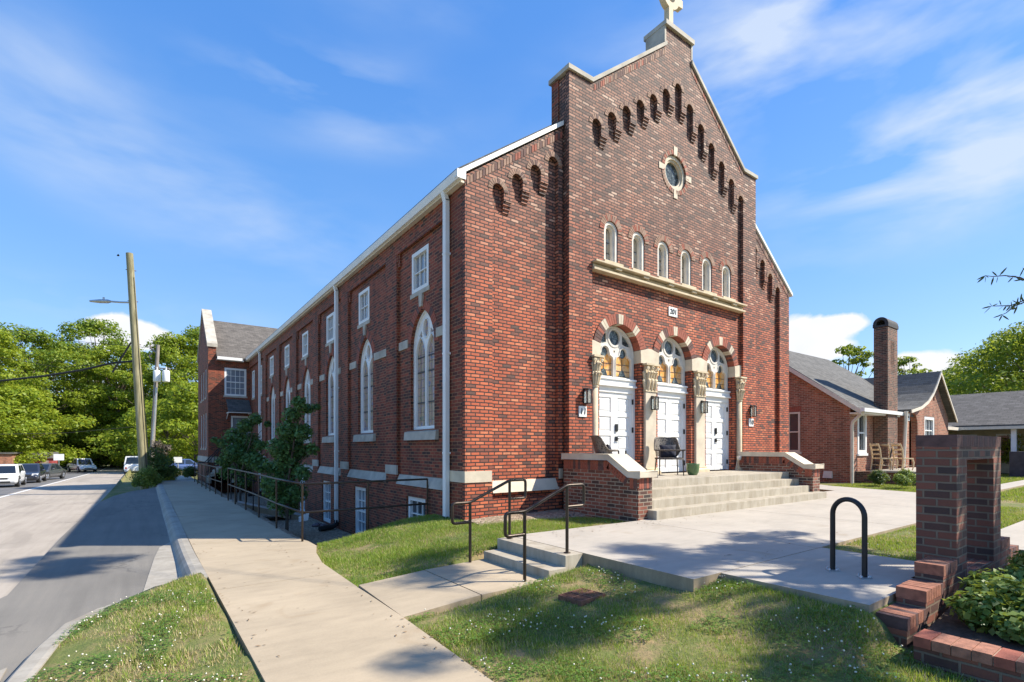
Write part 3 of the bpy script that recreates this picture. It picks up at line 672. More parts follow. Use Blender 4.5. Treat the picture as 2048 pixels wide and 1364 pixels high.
# coping
def cope(mb, pts, y0, y1, h, over=.05):
    for (x0, z0), (x1, z1) in zip(pts, pts[1:]):
        if abs(x1 - x0) < .01: continue
        mb.hexa([(x0, y0 - over, z0), (x1, y0 - over, z1), (x1, y1 + over, z1), (x0, y1 + over, z0)], [(x0, y0 - over, z0 + h), (x1, y0 - over, z1 + h), (x1, y1 + over, z1 + h), (x0, y1 + over, z0 + h)])
mb = MB()
cope(mb, [(7.42, 9.552), (8.16, 9.552), (10.80, 11.622)], 8.2, 8.79, .1); cope(mb, [(11.86, 11.602), (14.46, 9.552), (15.2, 9.552)], 8.2, 8.79, .1)
mb.box(10.73, 11.93, 8.13, 8.86, 12.122, 12.24); mb.box(10.74, 10.80, 8.19, 8.8, 11.70, 12.12); mb.box(11.862, 11.92, 8.19, 8.8, 11.70, 12.12)
cpart(mb, 'coping', M['stone_grey'])
mb = MB()
for (x0, z0), (x1, z1) in (((8.22, 9.5), (10.8, 11.52)), ((11.86, 11.5), (14.4, 9.5))):
    n = 38; mb = MB()
    for i in range(n):
        t0, t1 = (i + .1) / n, (i + .9) / n; a = Vector((x0 + (x1 - x0) * t0, z0 + (z1 - z0) * t0)); b = Vector((x0 + (x1 - x0) * t1, z0 + (z1 - z0) * t1))
        q = [(a.x, a.y - .10), (b.x, b.y - .10), (b.x, b.y + .03), (a.x, a.y + .03)]
        mb.hexa([(u, 8.19, v) for u, v in q], [(u, 8.21, v) for u, v in q], random.choice((0, 2, 2, 1)))
    cpart(mb, 'gable_soldier_course', VM)
for sgn in (0, 1):
    mb = MB(); n = 34
    for i in range(n):
        t0, t1 = (i + .1) / n, (i + .9) / n; f = (lambda x: x) if sgn == 0 else mx
        x0, x1 = 5.0 + 2.45 * t0, 5.0 + 2.45 * t1; z0, z1 = 6.5 + 1.78 * t0, 6.5 + 1.78 * t1
        q = [(f(x0), z0 - .12), (f(x1), z1 - .12), (f(x1), z1 + .02), (f(x0), z0 + .02)]
        mb.hexa([(u, 8.39, v) for u, v in q], [(u, 8.41, v) for u, v in q], random.choice((0, 2, 2, 1)))
    cpart(mb, 'gable_soldier_course', VM)
# cross
mb = MB(); CZ_ = 13.33; cx = AX; y0, y1 = 8.42, 8.58
out = []
def ringcross():
    pts = [(cx - .15, 12.24), (cx + .15, 12.24), (cx + .085, 12.42), (cx + .085, 12.98)]
    pts += arc(cx, CZ_, .34, math.radians(-75), math.radians(-22), 6) + [(cx + .5, CZ_ - .1), (cx + .5, CZ_ + .1)]
    pts += arc(cx, CZ_, .34, math.radians(22), math.radians(72), 6) + [(cx + .1, CZ_ + .62), (cx - .1, CZ_ + .62)]
    h = [(2 * cx - a, b) for a, b in pts[2:-2]][::-1]
    return pts[:-2] + [(cx + .1, CZ_ + .62), (cx - .1, CZ_ + .62)] + h
mb.prism(ringcross(), [circle(cx, CZ_, .17, 18)[::-1]], XZ, y0, y1)
cpart(mb, 'cross', M['stone_warm'])
# cornice and sills
mb = MB(); mb.box(8.172, 14.448, 8.07, 8.3, 5.515, 5.555); mb.box(8.20, 14.42, 8.2, 8.3, 5.42, 5.498); mb.box(8.172, 14.448, 8.13, 8.3, 5.35, 5.40)
for k in range(6): x = 8.85 + k * .98; mb.box(x, x + .2, 8.10, 8.2, 5.46, 5.514)
cpart(mb, 'cornice', M['stone_warm'], .006)
for i, x in enumerate(WX):
    mb = MB(); s_ = [(x + WR - .002, 5.685), ] ; outer = archpoly(x, WR - .002, WZ0, WZS, 14); inner = archpoly(x, WR - .075, WZ0 + .05, WZS, 14)
    mb.prism(outer, [inner[::-1]], XZ, 8.325, 8.42); inner2 = archpoly(x, WR - .12, WZ0 + .08, WZS, 14)
    mb.prism(archpoly(x, WR - .074, WZ0 + .051, WZS, 14), [inner2[::-1]], XZ, 8.365, 8.46)
    w = cpart(mb, 'arched_window', M['tracery'])
    g = MB(); g.prism(archpoly(x, WR - .11, WZ0 + .06, WZS, 12), [], XZ, 8.47, 8.5); g.build('stained_glass', M['stain_tan'], w)
    g = MB()
    for zz in (5.95, 6.2): g.box(x - .12, x + .12, 8.462, 8.469, zz, zz + .018)
    g.box(x - .008, x + .008, 8.462, 8.469, WZ0 + .08, WZS + .1); g.build('lead_bars', M['lead'], w)
    g = MB(); g.box(x - .32, x + .32, 8.2, 8.45, 5.562, 5.675); g.build('sill', M['stone_warm'], w, bevel=.006)
mb = MB(); mb.prism(circle(AX + .01, 8.57, .453, 28), [circle(AX + .01, 8.57, .36, 28)[::-1]], XZ, 8.34, 8.40); mb.prism(circle(AX + .01, 8.57, .361, 28), [circle(AX + .01, 8.57, .31, 28)[::-1]], XZ, 8.38, 8.44)
w = cpart(mb, 'round_window', M['stone'])
g = MB(); g.prism(circle(AX + .01, 8.57, .33, 24), [], XZ, 8.45, 8.48); g.build('stained_glass', M['stain_blue'], w)
# doorways
def doorway(x):
    mb = MB(); spec = lambda i: 4 if i in (3, 4, 12, 13, 21, 22) else random.choice((0, 0, 0, 1))
    a0 = math.radians(14); vouss(mb, x, DZS, DR, DO, a0, PI - a0, 26, 8.28, 8.53, (0,), .12, lambda i: 4 if i in (5, 6, 12, 13, 19, 20) else random.choice((0, 0, 0, 1)))
    d = cpart(mb, 'doorway', VM)
    mb = MB(); mb.box(x - .715, x - .64, 8.47, 8.56, .68, 2.8); mb.box(x + .64, x + .715, 8.47, 8.56, .68, 2.8); mb.box(x - .64, x + .64, 8.47, 8.56, 2.66, 2.8)
    mb.build('door_frame', M['white'], d)
    mb = MB(); mb.box(x - .73, x + .73, 8.40, 8.56, 2.80, 2.845); mb.box(x - .715, x + .715, 8.44, 8.56, 2.847, 2.96); mb.box(x - .73, x + .73, 8.41, 8.56, 2.962, 3.01)
    mb.build('lintel', M['white'], d, bevel=.006)
    for s_ in (-1, 1):
        a, b = (x - .637, x - .004) if s_ < 0 else (x + .004, x + .637)
        holes_ = []; zs = [.82, 1.30, 1.78, 2.24, 2.58]
        pz = [(.80, 1.16), (1.26, 1.62), (1.72, 2.08), (2.18, 2.54)]
        for z0, z1 in pz: holes_.append([(a + .11, z0), (a + .11, z1), (b - .11, z1), (b - .11, z0)])
        mb = MB(); mb.prism([(a, .685), (b, .685), (b, 2.658), (a, 2.658)], holes_, XZ, 8.50, 8.53)
        for z0, z1 in pz:
            mb.box(a + .11, b - .11, 8.522, 8.54, z0, z1)
            mb.hexa([(a + .14, 8.5225, z0 + .03), (b - .14, 8.5225, z0 + .03), (b - .14, 8.5225, z1 - .03), (a + .14, 8.5225, z1 - .03)], [(a + .17, 8.51, z0 + .06), (b - .17, 8.51, z0 + .06), (b - .17, 8.51, z1 - .06), (a + .17, 8.51, z1 - .06)])
        mb.build('door_leaf', M['white'], d)
    if x != AX:
        mb = MB(); mb.box(x + .03, x + .10, 8.465, 8.499, 1.72, 1.90); mb.build('deadbolt', M['black'], d); mb = MB(); mb.box(x + .03, x + .10, 8.47, 8.5, 1.49, 1.60); mb.tube([(x + .065, 8.48, 1.545), (x + .065, 8.44, 1.545), (x + .2, 8.44, 1.545)], .011, 6)
        mb.build('handle', M['black'], d)
    for zz in (.85, 1.7, 2.4): mb = MB(); mb.box(x + .63, x + .65, 8.455, 8.499, zz, zz + .13); mb.build('hinge', M['black'], d)
    # tracery
    o = archpoly(x, DR - .002, 3.012, DZS, 24)
    lights = []
    for c in (x - .322, x + .322):
        hw = .268
        lights.append([(c + hw, 3.05), (c + hw, 3.40)] + arc(c + hw - .09, 3.44, .10, -.3, PI * .55, 5) + arc(c, 3.63, .115, -.2, PI + .2, 8) + arc(c - hw + .09, 3.44, .10, PI * .45, PI + .3, 5) + [(c - hw, 3.40), (c - hw, 3.05)])
    sp = []
    for s_ in (-1, 1):
        sp.append([(x + s_ * .28, 4.08), (x + s_ * .42, 4.02), (x + s_ * .53, 3.90), (x + s_ * .56, 3.82), (x + s_ * .40, 3.82), (x + s_ * .275, 3.86)])
    mb = MB(); mb.prism(o, [l[::-1] for l in lights] + sp + [circle(x, 3.99, .185, 20)[::-1]] + [[(x - .035, 3.68), (x + .035, 3.68), (x, 3.6)]], XZ, 8.50, 8.55)
    mb.prism(circle(x, 3.99, .235, 22), [circle(x, 3.99, .187, 22)[::-1]], XZ, 8.485, 8.501)
    for c in (x - .322, x + .322):
        pth = [(c + .285, 8.497, 3.03), (c + .285, 8.497, 3.42)] + [(a, 8.497, b) for a, b in arc(c + .17, 3.44, .115, 0, PI * .5, 4)] + [(a, 8.497, b) for a, b in arc(c, 3.63, .14, .1, PI - .1, 8)] + [(a, 8.497, b) for a, b in arc(c - .17, 3.44, .115, PI * .5, PI, 4)] + [(c - .285, 8.497, 3.42), (c - .285, 8.497, 3.03)]
        mb.tube(pth, .018, 6)
    mb.tube([(a, 8.497, b) for a, b in arc(x, DZS, DR - .03, 0, PI, 24)], .022, 6)
    t = mb.build('fanlight', M['tracery'], d)
    g = MB(); g.prism(archpoly(x, DR - .02, 3.02, DZS, 20), [], XZ, 8.552, 8.58); g.build('stained_glass', M['stain'], d)
    g = MB(); g.prism(circle(x, 3.99, .21, 18), [], XZ, 8.535, 8.5505); g.build('roundel_glass', M['stain_blue'], d)
    for s_ in (-1, 1): g = MB(); g.prism([(x + s_ * .26, 4.1), (x + s_ * .45, 4.05), (x + s_ * .58, 3.9), (x + s_ * .6, 3.8), (x + s_ * .37, 3.8), (x + s_ * .25, 3.84)], [], XZ, 8.535, 8.5505); g.build('spandrel_glass', M['stain_blue'], d)
    for c in (x - .322, x + .322):
        g = MB(); g.prism(circle(c, 3.64, .12, 12), [], XZ, 8.538, 8.551); g.build('foil_glass', M['stain_blue'], d); g = MB(); g.prism([(c - .14, 3.05), (c + .14, 3.05), (c + .06, 3.2), (c, 3.24), (c - .06, 3.2)], [], XZ, 8.538, 8.551)
        g.box(c - .268, c + .268, 8.538, 8.551, 3.04, 3.075); g.build('glass_border', M['stain_blue'], d)
    g = MB()
    for c in (x - .322, x + .322):
        g.box(c - .006, c + .006, 8.54, 8.5505, 3.05, 3.5); 
        for zz in (3.2, 3.36): g.box(c - .268, c + .268, 8.54, 8.5505, zz, zz + .01)
    g.build('lead_bars', M['lead'], d)
for x in DOORX: doorway(x)
# piers and columns
def capital(mb, x, y, z0, z1, hw, dp):
    mb.hexa([(x - hw * .95, y - dp * .9, z0), (x + hw * .95, y - dp * .9, z0), (x + hw * .95, y + .14, z0), (x - hw * .95, y + .14, z0)], [(x - hw * 1.05, y - dp * 1.1, z1), (x + hw * 1.05, y - dp * 1.1, z1), (x + hw * 1.05, y + .14, z1), (x - hw * 1.05, y + .14, z1)])
    H = z1 - z0
    for row, (zz, n, hh) in enumerate(((.0, 3, .42), (.3, 4, .42))):
        for i in range(n):
            u = x + hw * (2 * (i + .5) / n - 1) * .95; w = hw / n * .8; b = y - dp - .004
            pth = [(u, b - .0, z0 + H * zz), (u, b - .02, z0 + H * (zz + hh * .6)), (u, b - .055, z0 + H * (zz + hh * .95)), (u, b - .085, z0 + H * (zz + hh * .8))]
            mb.tube(pth, [w * .7, w, w * .9, w * .35], 6)
        for sx_ in (-1, 1):
            for k in range(2):
                v = y - dp + .04 + k * .09; u = x + sx_ * hw
                mb.tube([(u, v, z0 + H * zz), (u + sx_ * .02, v, z0 + H * (zz + hh * .6)), (u + sx_ * .05, v, z0 + H * (zz + hh * .95)), (u + sx_ * .075, v, z0 + H * (zz + hh * .8))], [.03, .04, .035, .015], 6)
    for sx_ in (-1, 1):
        c = (x + sx_ * hw * .95, y - dp - .04, z0 + H * .8)
        mb.tube([(c[0] + .05 * (1 - k / 14) * math.cos(k * .9), c[1] - .02, c[2] + .05 * (1 - k / 14) * math.sin(k * .9)) for k in range(13)], .016, 5)
    mb.tube([(x + .035 * math.cos(k * .9), y - dp - .06, z0 + H * .84 + .035 * math.sin(k * .9)) for k in range(7)], .016, 5)
    mb.box(x - hw * 1.25, x + hw * 1.25, y - dp - .07, y + .14, z1 - .045, z1)
def pier(x):
    y = 8.36; mb = MB(); mb.box(x - .205, x + .205, 8.235, 8.47, .80, 2.72); p = cpart(mb, 'stone_pier', M['stone'], .01)
    mb = MB(); mb.box(x - .29, x + .29, 8.15, 8.47, .67, .735); mb.hexa([(x - .28, 8.16, .735), (x + .28, 8.16, .735), (x + .28, 8.47, .735), (x - .28, 8.47, .735)], [(x - .215, 8.225, .80), (x + .215, 8.225, .80), (x + .215, 8.47, .80), (x - .215, 8.47, .80)])
    mb.tube([(x - .235, 8.22, .80), (x + .235, 8.22, .80)], .022, 8); mb.build('pier_base', M['stone_warm'], p)
    mb = MB(); mb.box(x - .225, x + .225, 8.215, 8.47, 2.722, 2.765); capital(mb, x, 8.33, 2.767, 3.42, .2, .095); mb.build('capital', M['stone_warm'], p)
    mb = MB(); hx = 1.05 - DO * math.cos(math.radians(14)); h1 = .345
    mb.prism([(x - h1, 3.422), (x + h1, 3.422), (x + h1, DZS), (x + 1.05 - DR * math.cos(math.radians(13)), DZS + DR * math.sin(math.radians(13))), (x + 1.05 - DO * math.cos(math.radians(13)), DZS + DO * math.sin(math.radians(13))), (x + .08, 3.80), (x - .08, 3.80), (x - 1.05 + DO * math.cos(math.radians(13)), DZS + DO * math.sin(math.radians(13))), (x - 1.05 + DR * math.cos(math.radians(13)), DZS + DR * math.sin(math.radians(13))), (x - h1, DZS)], [], XZ, 8.265, 8.53); mb.build('impost', M['stone'], p)
pier(10.26); pier(12.36)
def column(x):
    mb = MB(); c = (x, 8.26, 0); mb.lathe([(.085, .86), (.082, 2.70), (0, 2.70)], c, 16); p = cpart(mb, 'engaged_column', M['stone_warm'])
    mb = MB(); mb.box(x - .15, x + .15, 8.12, 8.4, .67, .73); mb.lathe([(.14, .73), (.145, .755), (.12, .785), (.1, .80), (.11, .83), (.088, .86)], c, 16); mb.build('column_base', M['stone_warm'], p)
    mb = MB(); mb.lathe([(.09, 2.70), (.1, 2.72), (.085, 2.75), (.1, 3.1), (.13, 3.36)], c, 16)
    for row, (z0, n, h) in enumerate(((2.76, 7, .28), (2.98, 7, .28))):
        for i in range(n):
            a = PI + PI * (i + .5 * (row % 2) + .25) / n; d = Vector((math.cos(a), math.sin(a), 0)); b = Vector((x, 8.26, 0))
            mb.tube([b + d * .09 + Vector((0, 0, z0)), b + d * .115 + Vector((0, 0, z0 + h * .6)), b + d * .155 + Vector((0, 0, z0 + h)), b + d * .18 + Vector((0, 0, z0 + h * .8))], [.02, .032, .028, .01], 6)
    for s_ in (-1, 1): mb.tube([(x + s_ * .11 + .045 * (1 - k / 14) * math.cos(k * .9), 8.13, 3.31 + .045 * (1 - k / 14) * math.sin(k * .9)) for k in range(13)], .015, 5)
    mb.box(x - .16, x + .16, 8.1, 8.4, 3.375, 3.42); mb.build('capital', M['stone_warm'], p)
    s_ = -1 if x < AX else 1; o = x + s_ * .0
    mb = MB(); a = math.radians(13); dx = DOORX[0] if x < AX else DOORX[2]
    ex = P0 + .002 if x < AX else P1 - .002
    mb.prism([(ex, 3.422), (dx + s_ * DR, 3.422), (dx + s_ * DR, DZS), (dx + s_ * DR * math.cos(a), DZS + DR * math.sin(a)), (dx + s_ * DO * math.cos(a), DZS + DO * math.sin(a)), (ex, 3.79)], [], XZ, 8.265, 8.53); mb.build('impost', M['stone'], p)
column(8.30); column(14.32)
# aisle fronts
def aisle(f):
    fl = lambda pts: [(f(a), b) for a, b in pts]
    r = .14; cs = [5.74, 6.22, 6.70, 7.19]; tp = [6.62 + .342 * i for i in range(4)]
    h = [(5.6, .3)]; st_ = []
    for i, c in enumerate(cs):
        if i == 0: h += [(c - r, tp[i] - r)]
        h += arc(c, tp[i] - r, r, PI, 0, 10)[0 if i else 1:]
        if i < 3: zb = tp[i] - .30; h += [(c + r, zb), (cs[i + 1] - r, zb)]; st_.append((c + r, cs[i + 1] - r, zb))
        else: h += [(c + r, .3)]
    mb = MB(); mb.prism(fl([(4.97, -1.6), (7.468, -1.6), (7.468, 8.40), (4.97, 6.56)]), [fl(h[::-1])], XZ, 8.4, 8.502)
    for x0, x1, zb in st_:
        for k in range(3):
            q = sorted((f(x0 + .01 * k), f(x1 - .01 * k))); mb.box(q[0], q[1], 8.4 + .025 * (k + 1), 8.502, zb - .069 * (k + 1), zb - .069 * k)
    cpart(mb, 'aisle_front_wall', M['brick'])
    mb = MB(); q = sorted((f(5.052), f(7.499)))
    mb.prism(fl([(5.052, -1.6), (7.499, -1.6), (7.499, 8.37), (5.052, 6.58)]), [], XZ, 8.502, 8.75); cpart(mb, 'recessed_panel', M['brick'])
    for i, c in enumerate(cs): mb = MB(); ring(mb, f(c), tp[i] - r, r + .003, r + .107, 0, PI, 8.394, 8.41, 3); vouss(mb, f(c), tp[i] - r, r + .002, r + .105, 0, PI, 11, 8.388, 8.41, (2, 2, 2, 1), .26); cpart(mb, 'brick_arch', VM)
    mb = MB(); q = sorted((f(4.955), f(5.58))); mb.box(q[0], q[1], 8.385, 8.45, .65, .87)
    if f(5) < AX: mb.box(4.955, 5.02, 8.4501, 9.13, .65, .87)
    cpart(mb, 'corner_stone', M['stone'])
    mb = MB(); q = sorted((f(5.605), f(7.36))); mb.hexa([(q[0], 8.375, .42), (q[1], 8.375, .42), (q[1], 8.51, .42), (q[0], 8.51, .42)], [(q[0], 8.49, .66), (q[1], 8.49, .66), (q[1], 8.51, .66), (q[0], 8.51, .66)])
    cpart(mb, 'water_table', M['stone'], .006)
    q = sorted((f(7.345), f(7.46))); mb = MB(); mb.box(q[0], q[1], 8.385, 8.42, .65, .87); cpart(mb, 'stone_block', M['stone'], .006)
    mb = MB(); cope(mb, fl([(4.78, 6.47), (7.46, 8.43)]) if f(5) < AX else fl([(4.78, 6.47), (7.46, 8.43)])[::-1], 8.36, 8.50, .10, .0); cpart(mb, 'rake_board', M['white'])
aisle(lambda x: x); aisle(mx)
mb = MB(); mb.box(7.455, 7.60, 8.187, 8.25, .65, .87); cpart(mb, 'stone_block', M['stone'], .006)
# street side wall
XS = 4.97
LY = [10.43, 14.05, 17.3, 20.5, 23.8, 27.0]; SY = [10.52, 14.15, 17.38, 20.68, 23.8, 27.1]
PIL = [12.0, 15.68, 18.95, 22.15, 25.4, 28.6]
rect = lambda y0, y1, z0, z1: [(y0, z0), (y1, z0), (y1, z1), (y0, z1)]
hs_ = [lancet(y, .60, 1.74, 3.62, 4.46) for y in LY] + [rect(y - .43, y + .43, 4.88, 5.82) for y in SY] + [rect(29.65, 30.45, 4.2, 5.75), rect(31.9, 32.7, 4.2, 5.75), rect(29.75, 30.5, 1.3, 3.0)]
mb = MB(); mb.prism(rect(8.75, 33.4, .4, 6.5), hs_, YZ, 5.05, 5.3); cpart(mb, 'side_wall', M['brick_side'])
BY = [10.6, 14.3, 17.6, 20.9]
mb = MB(); mb.prism(rect(8.502, 33.4, -2, .45), [rect(y - .5, y + .5, -1.2, .2) for y in BY], YZ, 4.97, 5.2); mb.box(4.97, 5.05, 8.502, 9.14, .45, 6.5)
for y in PIL: mb.box(4.97, 5.049, y - .33, y + .33, .45, 6.5)
edges = [9.14] + [v for y in PIL for v in (y - .33, y + .33)] + [33.4]
for a, b in zip(edges[::2], edges[1::2]): mb.box(4.972, 5.049, a, b, 6.02, 6.5); mb.box(5.0, 5.049, a, a + .12, 5.72, 6.02); mb.box(5.0, 5.049, b - .12, b, 5.72, 6.02); mb.box(4.985, 5.049, a, a + .07, 5.85, 6.02); mb.box(4.985, 5.049, b - .07, b, 5.85, 6.02)
cpart(mb, 'pilasters', M['brick_side'])
for a, b in zip(edges[::2], edges[1::2]):
    mb = MB(); mb.hexa([(4.94, a + .02, .452), (5.06, a + .02, .452), (5.06, b - .02, .452), (4.94, b - .02, .452)], [(5.035, a + .02, .68), (5.06, a + .02, .68), (5.06, b - .02, .68), (5.035, b - .02, .68)]); cpart(mb, 'water_table', M['stone_grey'])
def sbox(*a): mb = MB(); mb.box(*a); cpart(mb, 'stone_block', M['stone_grey'], .005)
for y in PIL: sbox(4.95, 5.0, y - .345, y + .345, .67, .9)
for i, y in enumerate(LY):
    a = edges[2 * i]; b = edges[2 * i + 1]
    sbox(5.02, 5.06, a + .01, y - .72, 3.68, 3.88); sbox(5.02, 5.06, y + .72, b - .01, 3.68, 3.88)
    mb = MB(); mb.hexa([(5.0, y - .06, 4.5), (5.06, y - .06, 4.5), (5.06, y + .06, 4.5), (5.0, y + .06, 4.5)], [(5.0, y - .09, 4.79), (5.06, y - .09, 4.79), (5.06, y + .09, 4.79), (5.0, y + .09, 4.79)]); cpart(mb, 'keystone', M['stone_grey'], .005)
for y in LY:
    mb = MB(); h = .84; hw = .6; R = (h * h + hw * hw) / (2 * hw); th = math.asin(h / R)
    for s_ in (-1, 1):
        n = 15
        for i in range(n):
            b0 = th * (i + .08) / n; b1 = th * (i + .92) / n
            q = [(y + s_ * (hw - R + r * math.cos(b)), 3.62 + r * math.sin(b)) for r, b in ((R, b0), (R + .2, b0), (R + .2, b1), (R, b1))]
            mb.hexa([(5.043, a, b) for a, b in q], [(5.06, a, b) for a, b in q], random.choice((0, 1, 1)))
    cpart(mb, 'brick_arch', [M['vB'], M['vA'], M['vC']])
def lancet_window(y):
    mb = MB(); o = lancet(y, .598, 1.742, 3.62, 4.455)
    L = [lancet(y + s_ * .275, .235, 1.82, 3.42, 3.86, 6)[::-1] for s_ in (-1, 1)]
    ov = circle(y, 4.04, .13, 14, .2)[::-1]
    sp_ = [[(y + s_ * .22, 4.02), (y + s_ * .36, 3.9), (y + s_ * .2, 3.86)] for s_ in (-1, 1)]
    mb.prism(o, L + [ov] + sp_, YZ, 5.155, 5.2)
    o2 = lancet(y, .572, 1.78, 3.62, 4.40); mb.prism(o, [o2[::-1]], YZ, 5.125, 5.155)
    for s_ in (-1, 1): mb.tube([(5.152, a, b) for a, b in lancet(y + s_ * .275, .248, 1.82, 3.42, 3.88, 6)], .012, 6)
    mb.tube([(5.15, a, b) for a, b in circle(y, 4.03, .145, 16, .22)], .014, 6, closed=True)
    w = cpart(mb, 'lancet_window', M['white'])
    g = MB(); g.prism(lancet(y, .57, 1.77, 3.62, 4.42), [], YZ, 5.202, 5.23); g.build('stained_glass', M['stain_dark'], w)
    g = MB()
    for s_ in (-1, 1):
        for zz in (2.35, 3.05, 3.4): g.box(5.19, 5.2015, y + s_ * .275 - .235, y + s_ * .275 + .235, zz, zz + .03)
        for k in range(1, 3): g.box(5.195, 5.2015, y + s_ * .275 - .235 + k * .157, y + s_ * .275 - .229 + k * .157, 1.85, 3.6)
        for k in range(9): g.box(5.196, 5.2015, y + s_ * .275 - .235, y + s_ * .275 + .235, 1.95 + k * .19, 1.956 + k * .19)
    g.build('lead_bars', M['lead'], w)
    g = MB(); g.hexa([(4.96, y - .8, 1.5), (5.12, y - .8, 1.5), (5.12, y + .8, 1.5), (4.96, y + .8, 1.5)], [(4.98, y - .8, 1.69), (5.12, y - .8, 1.73), (5.12, y + .8, 1.73), (4.98, y + .8, 1.69)]); g.build('sill', M['stone_grey'], w)
for y in LY: lancet_window(y)
def sash(parent, mapf, a0, a1, z0, z1, cols, rows, dpt, glass='glass', frame='white', fw=.06, sill='stone_grey', silld=.1, name='sash_window', mid=True):
    """casing, glazing bars, glass, sill; mapf(a,z,d): d grows into the wall"""
    mb = MB(); mb.prism(rect(a0, a1, z0, z1), [rect(a0 + fw, a1 - fw, z0 + fw, z1 - fw)[::-1]], mapf, dpt - .05, dpt + .05)
    b0, b1, c0, c1 = a0 + fw, a1 - fw, z0 + fw, z1 - fw; q = .012
    def bar(u0, u1, v0, v1, e): mb.prism(rect(u0, u1, v0, v1), [], mapf, dpt - e, dpt + .045)
    for k in range(1, cols): u = b0 + (b1 - b0) * k / cols; bar(u - q, u + q, c0, c1, .0)
    for k in range(1, rows):
        v = c0 + (c1 - c0) * k / rows; e = .028 if (mid and k * 2 == rows) else q; bar(b0, b1, v - e, v + e, .012)
    w = mb.build(name, M[frame], parent)
    g = MB(); g.prism(rect(b0 - .01, b1 + .01, c0 - .01, c1 + .01), [], mapf, dpt + .03, dpt + .04); g.build('pane', M[glass], w)
    if sill: g = MB(); g.prism(rect(a0 - .06, a1 + .06, z0 - .1, z0 - .002), [], mapf, dpt - silld - .04, dpt + .05); g.build('sill', M[sill], w)
    return w
SIDE = lambda a, z, d: (5.05 + d, a, z)
for y in SY: sash(church, SIDE, y - .425, y + .425, 4.885, 5.815, 3, 2, .04, fw=.09, silld=.03, glass='glass_blind', mid=False)
for y in (30.05, 32.3): sash(church, SIDE, y - .395, y + .395, 4.2, 5.75, 3, 4, .04, fw=.08, silld=.03)
sash(church, SIDE, 29.76, 30.49, 1.31, 2.99, 3, 4, .04, fw=.08, silld=.03)
BASE = lambda a, z, d: (4.97 + d, a, z)
for y in BY: sash(church, BASE, y - .495, y + .495, -1.195, .195, 3, 4, .1, fw=.09, silld=-.0, sill='white', glass='glass' if y < 12 else 'glass_blind')
# far side wall, roof, gutter, downpipes
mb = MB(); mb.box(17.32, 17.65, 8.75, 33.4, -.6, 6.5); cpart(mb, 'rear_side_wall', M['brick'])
mb = MB(); sl = .727
for f in (lambda x: x, mx):
    for x0, x1, ya, yb in ((4.80, 7.46, 8.44, 33.5), (7.46, AX, 8.80, 33.5)):
        z0 = 6.42 + (x0 - 4.62) * sl; z1 = 6.42 + (x1 - 4.62) * sl
        mb.hexa([(f(x0), ya, z0), (f(x1), ya, z1), (f(x1), yb, z1), (f(x0), yb, z0)], [(f(x0), ya, z0 + .09), (f(x1), ya, z1 + .09), (f(x1), yb, z1 + .09), (f(x0), yb, z0 + .09)])
cpart(mb, 'roof', M['shingle'])
mb = MB(); pr = [(4.80, 6.44), (4.765, 6.56), (4.765, 6.585), (4.90, 6.585), (4.90, 6.44)]
mb.prism(pr, [], lambda a, b, d: (a, d, b), 8.36, 33.45)
mb.box(4.77, 4.96, 8.345, 8.358, 6.44, 6.60); cpart(mb, 'gutter', M['white'])
mb = MB(); mb.box(4.86, 4.968, 8.41, 33.4, 6.40, 6.439); cpart(mb, 'soffit', M['trim'])
def downspout(y, zb, x=4.9):
    mb = MB(); mb.box(x - .045, x + .045, y - .06, y + .06, zb + .12, 6.3); mb.hexa([(x - .045, y - .06, 6.28), (x + .045, y - .06, 6.28), (x + .045, y + .06, 6.28), (x - .045, y + .06, 6.28)], [(4.80, y - .06, 6.45), (4.89, y - .06, 6.45), (4.89, y + .06, 6.45), (4.80, y + .06, 6.45)])
    for z in (1.2, 3.2, 5.2): mb.box(x - .05, x + .07, y - .068, y + .068, z, z + .04)
    p = cpart(mb, 'downspout', M['white'])
    mb = MB(); mb.tube([(x, y, zb + .2), (x, y, zb + .06), (x - .12, y - .02, zb), (x - .55, y - .15, zb - .02)], [.07, .08, .085, .085], 8); mb.build('drain_pipe', M['rubber'], p)
downspout(9.03, -.25); downspout(16.25, -1.15); downspout(29.5, -1.1)
# ------------------------------------------------------------------ annexe wing
wing = thing('annexe', 'two storey brick wing with steep street gable at the church far end', 'building', (2.9, 33.5, 0))
WXc, W0, W1, WM = 2.91, 33.5, 40.2, 36.85
gw = [(W0, -2), (W1, -2), (W1, 7.1), (WM, 9.75), (W0, 7.1)]
FRW = lambda a, z, d: (WXc + d, a, z)
wh = [rect(34.6, 35.3, 4.3, 6.0), rect(36.0, 36.7, 4.3, 6.0), rect(37.5, 38.2, 4.3, 6.0), rect(34.6, 35.3, 1.3, 3.4), rect(36.0, 36.7, 1.3, 3.4), rect(37.5, 38.2, 1.3, 3.4)]
mb = MB(); mb.prism(gw, wh, FRW, 0, .4); mb.prism([(W0 + .002, 6.5), (W0 + .002, 7.1), (W0 + .35, 7.38), (W0 + .35, 6.5)], [], FRW, -.002, .002)
FACE = lambda a, z, d: (a, W0 + d, z)
mb.prism(rect(WXc + .4, 17.6, -2, 6.42), [rect(3.72, 4.86, 4.36, 5.98), rect(4.05, 5.1, 1.0, 3.2)], FACE, 0, .3)
mb.box(WXc + .4, 17.6, W1 - .3, W1, -2, 6.4); wing_wall = mb.build('wall', M['brick_wing'], wing)
mb = MB()
for a, b, za, zb in ((W0 - .06, WM, 7.1, 9.78), (WM, W1 + .06, 9.78, 7.1)):
    mb.hexa([(WXc - .06, a, za), (WXc + .46, a, za), (WXc + .46, b, zb), (WXc - .06, b, zb)], [(WXc - .06, a, za + .2), (WXc + .46, a, za + .2), (WXc + .46, b, zb + .2), (WXc - .06, b, zb + .2)])
